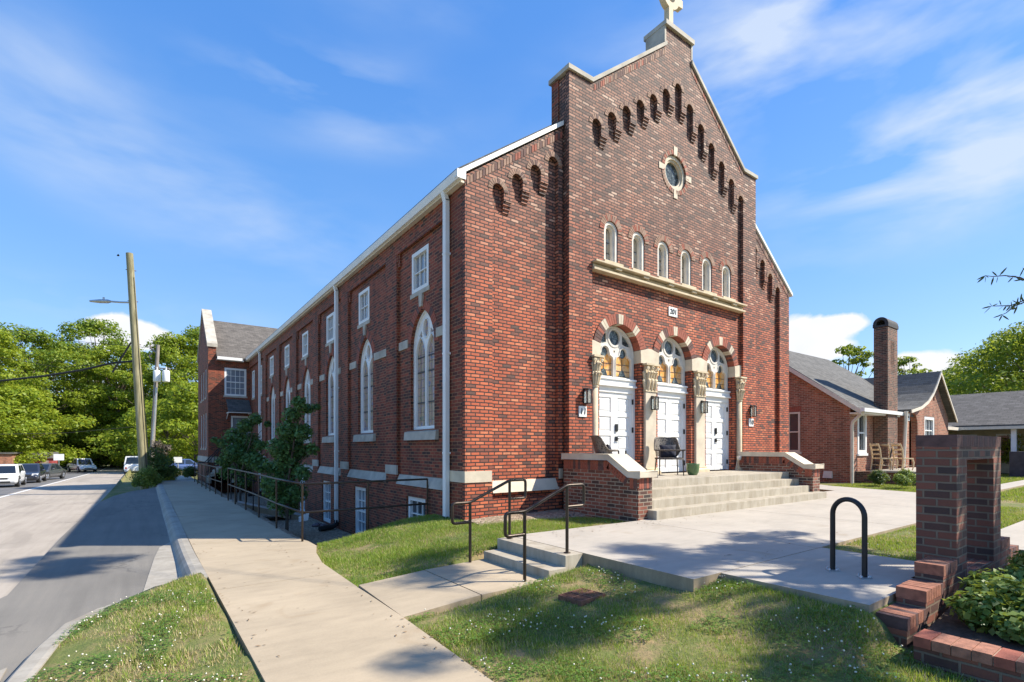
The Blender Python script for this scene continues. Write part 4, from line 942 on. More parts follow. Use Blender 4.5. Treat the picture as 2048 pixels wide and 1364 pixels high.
mb.build('coping', M['stone_grey'], wing)
mb = MB()
for a, b, za, zb in ((W0 - .3, WM, 6.46, 9.25), (W1 + .3, WM, 6.46, 9.25)):
    mb.hexa([(WXc + .4, a, za), (15, a, za), (15, b, zb), (WXc + .4, b, zb)], [(WXc + .4, a, za + .1), (15, a, za + .1), (15, b, zb + .1), (WXc + .4, b, zb + .1)])
mb.build('roof', M['shingle2'], wing)
mb = MB(); mb.box(WXc + .42, 4.6, W0 - .38, W0 - .25, 6.38, 6.54); mb.box(WXc + .41, 4.7, W0 - .25, W0 + .0, 6.36, 6.44); mb.build('gutter', M['white'], wing)
mb = MB(); mb.hexa([(WXc - .05, W0 - .05, .5), (WXc - .05, W1, .5), (WXc + .1, W1, .5), (WXc + .1, W0 - .05, .5)], [(WXc - .02, W0 - .02, .82), (WXc - .02, W1, .82), (WXc + .1, W1, .82), (WXc + .1, W0 - .02, .82)])
mb.hexa([(WXc - .05, W0 - .05, .5), (WXc + .9, W0 - .05, .5), (WXc + .9, W0 + .1, .5), (WXc - .05, W0 + .1, .5)], [(WXc - .02, W0 - .02, .82), (WXc + .9, W0 - .02, .82), (WXc + .9, W0 + .1, .82), (WXc - .02, W0 + .1, .82)]); mb.build('stone_band', M['stone_grey'], wing)
sash(wing, FACE, 3.725, 4.855, 4.365, 5.975, 4, 4, .06, fw=.1, silld=.04, glass='glass_blind')
for q in wh: sash(wing, FRW, q[0][0] + .005, q[1][0] - .005, q[0][1] + .005, q[2][1] - .005, 2, 4, .08, fw=.07, silld=.06)
d = MB(); d.prism(rect(4.05, 5.1, 1.0, 3.2), [rect(4.16, 4.99, 1.1, 3.1)[::-1]], FACE, .02, .12); d = d.build('side_door', M['white'], wing); g = MB(); g.prism(rect(4.17, 4.98, 1.02, 3.09), [], FACE, .09, .115); g.build('pane', M['glass_blind'], d)
mb = MB(); mb.hexa([(3.8, W0 - 1.0, 3.36), (5.0, W0 - 1.0, 3.36), (5.0, W0 - .0, 4.1), (3.8, W0 - .0, 4.1)], [(3.8, W0 - 1.0, 3.42), (5.0, W0 - 1.0, 3.42), (5.0, W0 - .0, 4.16), (3.8, W0 - .0, 4.16)]); cn = mb.build('door_canopy', M['shingle'], wing)
mb = MB()
for x in (3.83, 4.97): mb.tube([(x, W0 - .97, 3.34), (x, W0 - .02, 3.34)], .03, 6); mb.tube([(x, W0 - .75, 3.36), (x, W0 - .02, 3.0)], .025, 6)
mb.tube([(3.83, W0 - .97, 3.34), (4.97, W0 - .97, 3.34)], .03, 6); mb.build('bracket', M['white'], cn)
# ------------------------------------------------------------------ entrance steps
stairs = thing('entrance_steps', 'wide concrete steps with sloped brick cheek walls below the church doors', 'steps', (12.6, 7, 0))
mb = MB(); mb.box(7.58, 14.55, 5.96, 6.4, -.3, .167)
for k in range(1, 4): mb.box(7.72, 14.2, 5.96 + .266 * k, 8.29 if k == 3 else 5.96 + .266 * (k + 1) + .1, -.3 + .1 * k, .167 * (k + 1))
mb.build('steps', M['conc_step'], stairs, bevel=.01)
def cheek(x0, x1):
    YZc = lambda a, b, d: (d, a, b)
    mb = MB(); mb.prism([(6.16, -.5), (8.198, -.5), (8.198, 1.08), (6.86, 1.08), (6.37, .77), (6.16, .77)], [], YZc, x0, x1); w = mb.build('cheek_wall', M['brick_cheek'], stairs)
    mb = MB(); o = [(6.08, .772), (6.36, .772), (6.87, 1.082), (8.195, 1.082), (8.195, 1.20), (6.84, 1.20), (6.34, .89), (6.08, .89)]; mb.prism(o, [], YZc, x0 - .06, x1 + .06); mb.build('coping', M['stone'], w, bevel=.012)
    mb = MB()
    for xx, s_ in ((x0, -1), (x1, 1)):
        for k in range(8):
            t0 = (k + .08) / 8; t1 = (k + .92) / 8; y0 = 6.37 + .49 * t0; y1 = 6.37 + .49 * t1; z0 = .765 + .31 * t0; z1 = .765 + .31 * t1; n = Vector((.535, -.845)) * .17
            q = [(y0, z0), (y1, z1), (y1 + n.x, z1 + n.y), (y0 + n.x, z0 + n.y)]; mb.hexa([(xx + s_ * .006, a, b) for a, b in q], [(xx - s_ * .01, a, b) for a, b in q], random.choice((0, 0, 1)))
        for a, b, zt in ((6.18, 6.36, .77), (6.88, 8.19, 1.08)):
            n = int((b - a) / .072)
            for k in range(n): mb.box(min(xx + s_ * .006, xx - s_ * .01), max(xx + s_ * .006, xx - s_ * .01), a + k * (b - a) / n + .005, a + (k + 1) * (b - a) / n - .005, zt - .2, zt - .005, random.choice((0, 0, 1)))
    n = 5
    for k in range(n): mb.box(x0 + .02 + k * (x1 - x0 - .04) / n, x0 + .012 + (k + 1) * (x1 - x0 - .04) / n, 6.152, 6.17, .77 - .2, .765, random.choice((0, 0, 1)))
    mb.build('soldier_course', VM, w)
cheek(7.31, 7.70); cheek(14.22, 14.62)
# ------------------------------------------------------------------ things around the church
# number plaques
def text_mesh(txt, size, mat, thick=.006):
    cu_ = bpy.data.curves.new('number', 'FONT'); cu_.body = txt; cu_.size = size; cu_.extrude = thick; cu_.align_x = 'CENTER'; cu_.align_y = 'CENTER'; cu_.shear = .12
    o = bpy.data.objects.new('tmp', cu_); COL.objects.link(o); dg = bpy.context.evaluated_depsgraph_get(); dg.update()
    me = bpy.data.meshes.new_from_object(o.evaluated_get(dg)); bpy.data.objects.remove(o); me.materials.clear(); me.materials.append(mat); return me
def plaque(txt, x, z, w, h, y, label, size):
    t = thing('number_plaque', label, 'plaque', (x, y, z), group='white house number plaques on the front wall')
    mb = MB(); mb.box(-w / 2, w / 2, -.025, 0, -h / 2, h / 2); mb.build('plate', M['white'], t, False, .006)
    o = link('number', text_mesh(txt, size, M['black']), t, False); o.rotation_euler = (PI / 2, 0, 0); o.location = (0, -.03, 0)
plaque('201', 11.20, 4.88, .36, .24, 8.3, 'white square plaque reading 201 high above the middle doorway', .19)
plaque('11', 7.86, 2.13, .23, .24, 8.2, 'white plaque with two tall digits on the brick left of the left doorway', .2)
plaque('10', 14.86, 2.09, .25, .24, 8.2, 'white plaque with narrow digits on the brick right of the right doorway', .19)
# wall lanterns
lant = thing('wall_lantern', 'black lantern on the brick left of the left doorway', 'wall lamp', (7.94, 8.2, 2.50), group='wall lanterns beside the doors')
mb = MB(); mb.box(-.05, .05, -.025, 0, -.08, .13); mb.box(-.03, .03, -.10, -.02, .06, .10); mb.build('bracket', M['black'], lant, False)
mb = MB()
for sx_ in (-.07, .07):
    for yy in (-.175, -.035): mb.box(sx_ - .009, sx_ + .009, yy - .009, yy + .009, -.16, .10)
for z in (-.165, .095):
    mb.box(-.08, .08, -.19, -.165, z, z + .015); mb.box(-.08, .08, -.045, -.02, z, z + .015); mb.box(-.08, -.06, -.165, -.045, z, z + .015); mb.box(.06, .08, -.165, -.045, z, z + .015)
mb.box(-.058, .058, -.163, -.047, .097, .108); mb.build('lantern_frame', M['black'], lant, False)
tg = NT('lantern_glass'); tg.col((.8, .76, .66)); tg.b.inputs['Roughness'].default_value = .15; tg.b.inputs['Transmission Weight'].default_value = .75
mb = MB(); mb.box(-.062, .062, -.168, -.042, -.15, .093); mb.build('lantern_glass', tg.m, lant, False)
mb = MB(); mb.lathe([(0, -.15), (.02, -.15), (.02, -.02), (.028, 0), (.02, .05), (0, .06)], (0, -.105, 0), 8); mb.build('bulb', M['trim'], lant, False)
lant.scale = (.82, .85, 1.2)
dup(lant, (10.30, 8.235, 2.47), 0, 'black lantern on the stone pier between the left and middle doors'); dup(lant, (12.40, 8.235, 2.47), 0, 'black lantern on the stone pier between the middle and right doors')
dup(lant, (14.86, 8.2, 2.46), 0, 'black lantern on the brick right of the right doorway')
# wicker chairs, cushions, pot
ch = thing('wicker_chair', 'brown wicker armchair facing out in front of the middle door, pillow on its seat', 'chair', (10.22, 7.68, .668), -YAW - .06, 'wicker armchairs on the porch')
mb = MB(); W_ = .27
mb.box(-W_ + .02, W_ - .02, -.25, .2, .395, .425); mb.tube([(-W_, -.26, .4), (W_, -.26, .4), (W_, .22, .4), (-W_, .22, .4)], .022, 8, True); mb.build('seat', M['wicker'], ch, False)
def shell():
    mb = MB(); nu, nv = 26, 7; vs = []
    for s_ in (0, 1):
        for i in range(nu + 1):
            a = -PI * .5 + (i / nu) * PI; u = math.sin(a); c = math.cos(a)
            x = W_ * 1.12 * (1 if abs(u) > .999 else math.copysign(abs(u) ** .6, u)); y = -.24 + (.52 * (c ** .45 if c > 0 else 0))
            top = .60 + (.30 * sm(.3, .8, c)); bot = lerp(.578, .44, sm(.25, .75, c))
            for j in range(nv + 1):
                v = j / nv; z = lerp(bot, top, v); k = 1 + .10 * v * c
                vs.append(((x * (1 - .04 * s_)) * (1 + .05 * v), (y + .02) * k - .02 + .1 * v * c - s_ * .016 * c, z))
    n1 = (nu + 1) * (nv + 1); fs = []
    for s_ in (0, 1):
        for i in range(nu):
            for j in range(nv):
                a = s_ * n1 + i * (nv + 1) + j; fs.append((a, a + 1, a + nv + 2, a + nv + 1))
    mb.add(vs, fs, 0, True)
    rim = [vs[i * (nv + 1) + nv] for i in range(nu + 1)]; mb.tube(rim, .02, 7)
    return mb
shell().build('backrest', M['wicker'], ch, False)
for x, y, dx, dy in ((-W_, -.25, -.01, -.02), (W_, -.25, .01, -.02), (-W_ + .02, .2, -.03, .06), (W_ - .02, .2, .03, .06)):
    mb = MB(); mb.tube([(x + dx, y + dy, 0), (x, y, .4)] + ([(x, y + .0, .6)] if y < 0 else []), [.012, .016] + ([.018] if y < 0 else []), 8); mb.build('leg', M['bronze'], ch, False)
ch2 = dup(ch, (8.07, 7.55, .668), math.radians(58), 'brown wicker armchair seen side on behind the left cheek wall, facing right')
def pillow(name, loc, rz, tilt, label):
    mb = MB(); n = 12; vs = []
    for s_ in (-1, 1):
        for i in range(n + 1):
            for j in range(n + 1):
                u = i / n * 2 - 1; v = j / n * 2 - 1; e = (1 - u ** 4) * (1 - v ** 4); pin = 1 - .1 * (1 - abs(u)) * abs(v) ** 3
                vs.append(((.2) * u * (1 - .08 * (1 - v * v)), s_ * (.075 * e ** .6 + .004 * math.sin(9 * u + 5 * v)), .165 * v * (1 - .08 * (1 - u * u))))
    N = (n + 1) ** 2
    mb.add(vs, [(s_ * N + i * (n + 1) + j, s_ * N + i * (n + 1) + j + 1, s_ * N + (i + 1) * (n + 1) + j + 1, s_ * N + (i + 1) * (n + 1) + j) for s_ in (0, 1) for i in range(n) for j in range(n)], 0, True)
    o = mb.build(name, M['navy']); o.location = loc; o.rotation_euler = (tilt, 0, rz); return tag(o, label, 'pillow', 'navy scatter pillows')
def rotd(rz, x, y): return x * math.cos(rz) - y * math.sin(rz), x * math.sin(rz) + y * math.cos(rz)
a = rotd(-YAW - .06, .0, .07); pillow('pillow', (10.22 + a[0], 7.68 + a[1], .668 + .575), -YAW - .06, -.25, 'rumpled navy pillow on the wicker chair before the middle door')
a = rotd(math.radians(58), 0, .07); pillow('pillow', (8.07 + a[0], 7.55 + a[1], .668 + .575), math.radians(58), -.25, 'dark pillow poking above the arm of the side-on wicker chair')
mb = MB(); mb.lathe([(0, 0), (.09, 0), (.105, .01), (.14, .08), (.155, .17), (.155, .26), (.16, .275), (.145, .275), (.14, .2), (.0, .2)], (10.72, 7.36, .668), 28)
tag(mb.build('plant_pot', M['pot']), 'empty round green glazed pot on the porch near the top step', 'plant pot')
# white utility box / flood lamp at right cheek
fl = thing('flood_lamp', 'small pale flood lamp mounted at the back of the right cheek wall', 'lamp', (14.08, 8.12, .98))
mb = MB(); mb.lathe([(.03, -.02), (.055, 0), (.065, .10), (0, .11)], (0, 0, 0), 12); mb.build('lamp_head', M['trim'], fl, False); mb = MB(); mb.tube([(0, .02, 0), (0, .07, -.05), (0, .07, -.31)], .012, 6); mb.build('stem', M['steel'], fl, False)
# handrails
def handrail(y, zlow, zx, label):
    t = thing('handrail', label, 'handrail', (3.95, y, -.26), group='black pipe handrails at the low steps')
    r = .021; x1, x2 = 3.63, 4.30; zl, zh = .57, .85
    for x, z0, z1 in ((x1, zlow, zl), (x2, -.02, zh)):
        mb = MB(); mb.tube([(x, y, z0), (x, y, z1)], r, 10); mb.lathe([(.045, 0), (.045, .006), (.022, .008)], (x, y, max(z0, -.262) if x == x1 else .001), 12); mb.build('post', M['bronze'], t)
    def rnd(P, n=4, rr=.05):
        out = [P[0]]
        for a, b, c in zip(P, P[1:], P[2:]):
            a, b, c = Vector(a), Vector(b), Vector(c); u = (a - b).normalized() * rr; v = (c - b).normalized() * rr
            for k in range(n + 1): q = k / n; out.append(b + u * (1 - q) ** 2 + v * q ** 2)
        return out + [P[-1]]
    mb = MB(); mb.tube(rnd([(x1, y, .30), (x1 - .28, y, .30), (x1 - .28, y, zl), (x1, y, zl), (x2, y, zh), (x2 + .29, y, zh), (x2 + .29, y, .58), (x2, y, .58)]), r, 10); mb.build('rail', M['bronze'], t)
handrail(4.76, -.27, 0, 'black pipe handrail on the near side of the low steps, shadow on slab')
handrail(6.0, -.27, 0, 'black pipe handrail on the far side of the low steps, beside the grass slope')
# guard railing
gr = thing('guard_railing', 'bronze two-rail pipe guard along the sidewalk, turning toward the basement windows', 'railing', (2.35, 9.92, -.42))
def rails(root, pts, zt, zm, r=.02):
    for p in pts:
        mb = MB(); mb.tube([(p[0], p[1], p[2]), (p[0], p[1], p[3] if len(p) > 3 else zt)], r, 8); mb.build('post', M['bronze'], root)
    for z in (zt, zm):
        mb = MB(); mb.tube([(p[0], p[1], z) for p in pts], r, 8); mb.build('rail', M['bronze'], root)
pts = [(4.93, 9.92, -.6), (3.62, 9.92, -1.1), (2.37, 9.92, -.45), (2.31, 11.9, -.45), (2.31, 14.0, -.45), (2.29, 15.9, -.45), (2.26, 17.7, -.45), (2.23, 19.1, -.45)]
rails(gr, pts, .65, .12)
gr2 = thing('guard_railing', 'farther length of pipe guard railing past the gap, running to the annexe', 'railing', (2.2, 20.7, -.42))
rails(gr2, [(2.22, 20.75, -.45), (2.16, 22.1, -.45), (2.11, 23.6, -.45), (2.08, 24.9, -.45), (2.06, 26.5, -.45), (2.06, 28.7, -.45), (2.06, 30.6, -.45)], .60, .1)
gr3 = thing('guard_railing', 'short dark pipe railing beside the pathlet into the gravel bed', 'railing', (3.2, 19.2, -.8))
for yy in (19.25, 20.65):
    for x, z in ((2.5, -.5), (3.0, -.7), (4.2, -1.1)): mb = MB(); mb.tube([(x, yy, z - .1), (x, yy, z + .9)], .02, 6); mb.build('post', M['black'], gr3)
    for dz in (.9, .45): mb = MB(); mb.tube([(2.5, yy, -.5 + dz), (3.0, yy, -.7 + dz), (4.2, yy, -1.1 + dz)], .02, 6); mb.build('rail', M['black'], gr3)
# side stairs to annexe door
ss = thing('side_stairs', 'concrete stair with black balustrade rising to the annexe door under the canopy', 'steps', (3.6, 32, -.4))
mb = MB(); mb.box(3.9, 5.0, 31.9, 33.4, -.6, .95)
for k in range(7): mb.box(2.75 + .17 * k, 3.905 + .0 * k, 32.0, 33.3, -.6, -.4 + .17 * (k + 1))
mb.build('steps', M['conc_step'], ss)
for yy in (31.95, 33.2):
    mb = MB(); mb.tube([(2.3, yy, .5), (2.75, yy, .55), (3.95, yy, 1.95), (5.0, yy, 1.95)], .025, 6); mb.tube([(2.75, yy, -.1), (3.95, yy, 1.15), (5.0, yy, 1.15)], .018, 6)
    for k in range(16): x = 2.75 + k * .15; mb.tube([(x, yy, -.2 + min(1.3, max(0, (x - 2.75) * 1.1))), (x, yy, min(1.95, .55 + (x - 2.75) * 1.16))], .01, 4)
    mb.tube([(2.3, yy, -.45), (2.3, yy, .5)], .022, 6)
    mb.build('balustrade', M['black'], ss)
# sandbags / window-well covers by basement windows
def weights(x, y, label):
    mb = MB()
    for k in range(5): mb.blob((x + random.uniform(-.12, .12), y - .3 + k * .17, gz(x, y) + .06), (.13, .12, .07), 9, 6, jit=.12)
    tag(mb.build('stone_pile', plain('purple_grey_stone', (.16, .12, .13), .85, var=.6, vs=30, bump=.6)), label, 'stones', 'stone piles below basement windows')
weights(4.62, 17.0, 'low heap of purplish stones under the third basement window'); weights(4.6, 13.5, 'low heap of purplish stones under the second basement window')
# small white sign lamp by the tree
t = thing('garden_light', 'small white wedge shaped garden light on a stake by the side tree', 'garden light', (3.6, 14.9, gz(3.6, 14.9)))
mb = MB(); mb.tube([(0, 0, 0), (0, 0, .62)], .012, 6); mb.build('stake', M['steel'], t, False)
mb = MB(); mb.hexa([(-.13, -.05, .55), (.10, -.05, .58), (.10, .05, .58), (-.13, .05, .55)], [(-.13, -.05, .68), (.13, -.05, .78), (.13, .05, .78), (-.13, .05, .68)]); mb.build('lamp_head', M['white'], t, False)
mb = MB(); mb.tube([(3.75, 14.85, gz(3.6, 14.9) + .66), (4.7, 16.6, gz(4.7, 16.6) + .04)], .006, 5); tag(mb.build('guy_wire', M['steel']), 'thin pale stake wire slanting down from the garden light', 'wire')
# bike rack
t = thing('bike_rack', 'black inverted U bicycle rack bolted to the concrete', 'bike rack', (5.98, 2.25, 0))
a, b = Vector((6.03, 2.41, 0)), Vector((5.945, 2.08, 0)); u = (b - a); wd = u.length; u.normalize(); c = (a + b) / 2; rr = wd / 2
pth = [a + Vector((0, 0, .004))] + [c + u * (-rr * math.cos(PI * k / 16)) + Vector((0, 0, .61 + rr * math.sin(PI * k / 16))) for k in range(17)] + [b + Vector((0, 0, .004))]
mb = MB(); mb.tube(pth, .0255, 14); mb.build('hoop', M['black'], t)
for p in (a, b):
    mb = MB(); q = [(p + RTv) for RTv in (Vector((-.10, .0, 0)), Vector((0, -.075, 0)), Vector((.10, .0, 0)), Vector((0, .075, 0)))]
    mb.hexa([(v.x, v.y, .001) for v in q], [(v.x, v.y, .009) for v in q])
    for v in q: w_ = p + (v - p) * .72; mb.lathe([(.011, .009), (.011, .02), (.006, .028), (0, .028)], (w_.x, w_.y, 0), 6)
    mb.build('base_plate', M['steel'], t)
# drain grate
t = thing('drain_grate', 'rusty square iron drain grate set flush in the lawn', 'drain grate', (3.58, 3.74, gz(3.58, 3.74) + .03))
mb = MB(); s_ = .19
mb.box(-s_, s_, -.15, -.135, -.05, .012); mb.box(-s_, s_, .135, .15, -.05, .012); mb.box(-s_, -s_ + .015, -.135, .135, -.05, .012); mb.box(s_ - .015, s_, -.135, .135, -.05, .012); mb.build('frame', M['rust'], t, False)
mb = MB(); mb.box(-.012, .012, -.134, .134, -.03, .01); mb.box(-s_ + .016, s_ - .016, -.01, .01, -.03, .011)
for k in range(16): x = -s_ + .026 + k * .0225; mb.box(x - .005, x + .005, -.134, .134, -.03, .006)
mb.build('grille', M['rust'], t, False); mb = MB(); mb.box(-s_, s_, -.15, .15, -.07, -.051); mb.build('pit', M['rubber'], t, False)
t.rotation_euler = (0, 0, .12)
# monument
mon = thing('brick_sign_frame', 'dark brick frame for a sign with an open middle and stepped ends, in tree shade', 'brick frame', (7.2, 1.6, -.1))
X0, Y0, Y1 = 6.36, 1.45, 1.77
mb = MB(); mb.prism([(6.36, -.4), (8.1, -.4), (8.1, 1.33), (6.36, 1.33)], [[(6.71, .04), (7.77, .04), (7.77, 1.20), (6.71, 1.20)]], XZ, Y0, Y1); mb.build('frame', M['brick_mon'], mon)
mb = MB(); n = 26
for k in range(n): x0 = 6.36 + k * 1.74 / n; mb.box(x0 + .004, x0 + 1.74 / n - .004, Y0 - .003, Y1 + .003, 1.332, 1.45, random.choice((0, 1, 1)))
mb.box(6.365, 8.095, Y0 + .004, Y1 - .004, 1.331, 1.445, 2); mb.build('soldier_cap', [M['vB'], plain('brick_deep', (.15, .065, .05), .8, var=.3, bump=.3), M['mortar']], mon)
for s_ in (0, 1):
    f = (lambda x: x) if s_ == 0 else (lambda x: 14.46 - x)
    mb = MB(); tp = MB()
    for xa, xb, zt in ((5.93, 6.358, .24), (5.45, 5.928, .085), (4.99, 5.448, -.06)):
        q = sorted((f(xa), f(xb))); mb.box(q[0], q[1], Y0 - .002, 1.66, -.5, zt - .103)
        n = max(4, int(round((xb - xa) / .068)))
        for k in range(n):
            u0 = xa + (xb - xa) * k / n; q = sorted((f(u0 + .004), f(u0 + (xb - xa) / n - .004))); tp.box(q[0], q[1], Y0 - .006, 1.665, zt - .101, zt - random.uniform(0, .005), random.choice((0, 0, 1)))
        q = sorted((f(xa + .014), f(xb - .012))); tp.box(q[0], q[1], Y0 + .002, 1.655, zt - .102, zt - .008, 2)
    b_ = mb.build('stepped_end', M['brick_mon'], mon); tp.build('brick_treads', [plain('tread_brick', (.30, .12, .07), .8, var=.35, vs=16, bump=.4), M['vB'], M['mortar']], b_)
lw = thing('low_brick_wall', 'knee-low brick planter edging with brick cap running toward the viewer', 'planter wall', (4.86, 0, -.3))
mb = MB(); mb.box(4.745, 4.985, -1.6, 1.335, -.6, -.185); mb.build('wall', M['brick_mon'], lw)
mb = MB()
for k in range(26): y1_ = 1.335 - k * .113; mb.box(4.735, 4.99, y1_ - .106, y1_, -.184, -.105 - random.uniform(0, .008), random.choice((0, 0, 1)))
mb.box(4.75, 4.98, -1.6, 1.33, -.1845, -.118, 2); mb.build('brick_cap', [plain('cap_brick', (.33, .14, .085), .8, var=.35, vs=16, bump=.4), M['vA'], M['mortar']], lw)
mb = MB(); tag(sheet('planting_soil', list(np.arange(4.95, 9.2, .15)), list(np.arange(-1.6, 1.46, .15)), lambda x, y: -.19 + .12 * sm(5, 7, x), plain('mulch', (.09, .06, .04), .95, var=.5, vs=20, bump=.8), .03), None, None, kind='structure')
# ------------------------------------------------------------------ vegetation
def atpx(px, py, d):
    a = (px - 1024) / 1014.; return (d * (FW[0] + a * RT[0]), d * (FW[1] + a * RT[1]), 1.32 + d * (896 - py) / 1014.)
def leaf_mesh(name, clumps, n, size, mat, aspect=.5, up=.55, seed=0, shellb=.5, droop=0):
    g = np.random.default_rng(seed); C = np.array(clumps, float); w = (C[:, 3] * C[:, 4] * C[:, 5]) ** (2 / 3.); w /= w.sum()
    k = g.choice(len(C), n, p=w); d = g.normal(size=(n, 3)); d /= np.linalg.norm(d, axis=1)[:, None]
    r = shellb + (1 - shellb) * g.random(n) ** .6; r *= g.uniform(.75, 1.12, n)
    P = C[k, :3] + d * C[k, 3:6] * r[:, None]
    nr = d * .8 + g.normal(size=(n, 3)) * .55 + np.array([0, 0, up]); nr /= np.linalg.norm(nr, axis=1)[:, None]
    a = np.cross(nr, g.normal(size=(n, 3))); a[:, 2] -= droop; a -= nr * (a * nr).sum(1)[:, None]; a /= np.linalg.norm(a, axis=1)[:, None]; b = np.cross(nr, a)
    s = (size * g.uniform(.6, 1.35, n))[:, None]
    V = np.empty((n, 4, 3)); V[:, 0] = P - a * s * .5; V[:, 1] = P + b * s * aspect * .5 + nr * s * .08 - a * s * .08; V[:, 2] = P + a * s * .5 - nr * s * .1; V[:, 3] = P - b * s * aspect * .5 + nr * s * .08 - a * s * .08
    me = bpy.data.meshes.new(name); me.vertices.add(4 * n); me.vertices.foreach_set('co', V.ravel())
    me.loops.add(4 * n); me.loops.foreach_set('vertex_index', np.arange(4 * n, dtype=np.int32)); me.polygons.add(n)
    me.polygons.foreach_set('loop_start', np.arange(0, 4 * n, 4, dtype=np.int32)); me.materials.append(mat); me.update(calc_edges=True); me.validate(); return me
def big_tree(label, loc, H, R, mat, seed, base=.16, nclump=70, nleaf=15000, lsize=.34, group=None, name='broadleaf_tree', sparse=1.0):
    rd = random.Random(seed); t = thing(name, label, 'tree', loc, 0, group); cl = []
    mb = MB(); r0 = .022 * H
    top = Vector((rd.uniform(-.4, .4), rd.uniform(-.4, .4), H * .82)); mb.tube([(0, 0, -.5), (0, 0, H * .2), top * .55, top], [r0 * 1.3, r0, r0 * .6, r0 * .12], 8)
    for i in range(nclump):
        h = base + (1 - base) * (i + rd.random()) / nclump; q = (h - base) / (1 - base); pr = R * (math.sin(PI * min(1, .12 + .86 * q)) ** .65) * rd.uniform(.35, 1.05)
        a = rd.uniform(0, 2 * PI); rr = rd.uniform(.11, .2) * R * sparse * 1.35; c = (pr * math.cos(a), pr * math.sin(a), H * h - rr * .3)
        cl.append((c[0], c[1], c[2], rr * 1.25, rr * 1.25, rr * .62))
        if i % 2 == 0:
            s0 = top * min(.9, max(.18, h - .22)); mid = s0.lerp(Vector(c), .5) + Vector((0, 0, -.04 * H * rd.random())); mb.tube([s0, mid, c], [r0 * .28, r0 * .16, r0 * .04], 5)
    mb.build('trunk', M['bark'], t, False); link('crown', leaf_mesh('crown', cl, nleaf, lsize, mat, .6, .6, seed), t, False); return t
LG_ = 'trees lining the far side of the street'
v1 = big_tree('tall spring green tree at the far left edge of the street', (0, 0, 0), 14.5, 5.2, M['leaf_far'], 1, group=LG_, nclump=95, nleaf=20000, lsize=.27, sparse=.85)
v2 = big_tree('big mid green tree rising beyond the parked dark cars', (0, 0, 0), 15, 5.6, M['leaf_far2'], 2, group=LG_, nclump=95, nleaf=20000, lsize=.27, sparse=.85)
v3 = big_tree('low wide yellow green tree overhanging the parked cars', (0, 0, 0), 8.5, 5.0, M['leaf_far'], 3, base=.12, nleaf=14000, lsize=.3, group=LG_)
def place(v, px, d, top, label, first, rz, wide=1):
    x, y, _ = atpx(px, 900, d); z = st(y) - .3; H0 = {v1: 14.5, v2: 15, v3: 8.5}[v]; h = (1.32 + d * (896 - top) / 1014. - z) / H0
    if first: v.location = (x, y, z); v.rotation_euler = (0, 0, rz); v.scale = (h * wide, h * wide, h); v['label'] = label
    else: dup(v, (x, y, z), rz, label, LG_, (h * wide, h))
PL = [(v1, -30, 70, 655, 'tall spring green tree at the far left edge behind the white car', 1.0), (v2, 55, 80, 655, 'tall green tree with feathery top above the parked dark cars', 1.1),
      (v1, 128, 96, 690, 'spring green tree under the dip in the skyline left of the cloud', 1.0), (v2, 190, 94, 640, 'tallest tree, in front of the left cloud edge', .9),
      (v1, 240, 88, 690, 'spring green tree just left of the leaning wooden pole', 1.0), (v2, 300, 96, 740, 'green tree behind the transformer pole', 1.1), (v1, 352, 84, 672, 'airy light green tree between transformer pole and annexe gable', .95), (v2, 405, 90, 655, 'tree behind the annexe gable, showing past its left edge', 1.0),
      (v3, 20, 68, 775, 'low yellow green tree directly above the white hatchback', 1.15), (v3, 105, 90, 790, 'low bright tree spreading above the dark cars', 1.2), (v3, 168, 92, 790, 'low tree in deep shade behind the white pickup', 1.2), (v3, 225, 92, 800, 'dark leafy low tree across the end of the street', 1.3), (v3, 335, 74, 800, 'low yellow green tree behind the sign post and blue car', 1.2), (v3, 392, 66, 770, 'bright yellow green tree beside the annexe street wall', 1.0), (v3, 285, 88, 820, 'low dark tree behind the base of the leaning pole', 1.3), (v3, -45, 62, 800, 'low tree cut off by the left edge of the view', 1.1)]
seen = set()
for i, (v, px, d, tp_, lb, wd_) in enumerate(PL): place(v, px, d, tp_, lb, v not in seen, i * 1.7, wd_); seen.add(v)
RG = 'trees behind the neighbouring houses'
rt1 = big_tree('sparse young tree behind the cottage roof, left of its chimney', (0, 0, 0), 8, 2.3, M['leaf_far2'], 21, base=.25, nclump=75, nleaf=4200, lsize=.2, group=RG, sparse=.7)
def rp(px, d, top, H0):
    x, y, _ = atpx(px, 900, d); return (x, y, -.3), (1.32 + d * (896 - top) / 1014. + .3) / H0
l, h = rp(1700, 46, 688, 8); rt1.location = l; rt1.scale = (h,) * 3
l, h = rp(1812, 50, 712, 8); dup(rt1, l, 2.1, 'sparse young tree behind the cottage, right of its chimney', RG, h)
rt2 = big_tree('large spreading green tree behind the long grey roof at the right edge', (0, 0, 0), 12, 6.5, M['leaf_far2'], 22, base=.2, nclump=80, nleaf=16000, lsize=.3, group=RG)
l, h = rp(2010, 58, 672, 12); rt2.location = l; rt2.scale = (h,) * 3
l, h = rp(1925, 70, 735, 12); dup(rt2, l, 1.3, 'lower green tree filling the gap between cottage gable and grey roof', RG, h)
l, h = rp(1870, 82, 755, 12); dup(rt2, l, 2.6, 'far green tree low behind the cottage entry gable', RG, h)
l, h = rp(2090, 50, 640, 12); dup(rt2, l, 4.0, 'big tree cut off by the right edge of the view', RG, h)
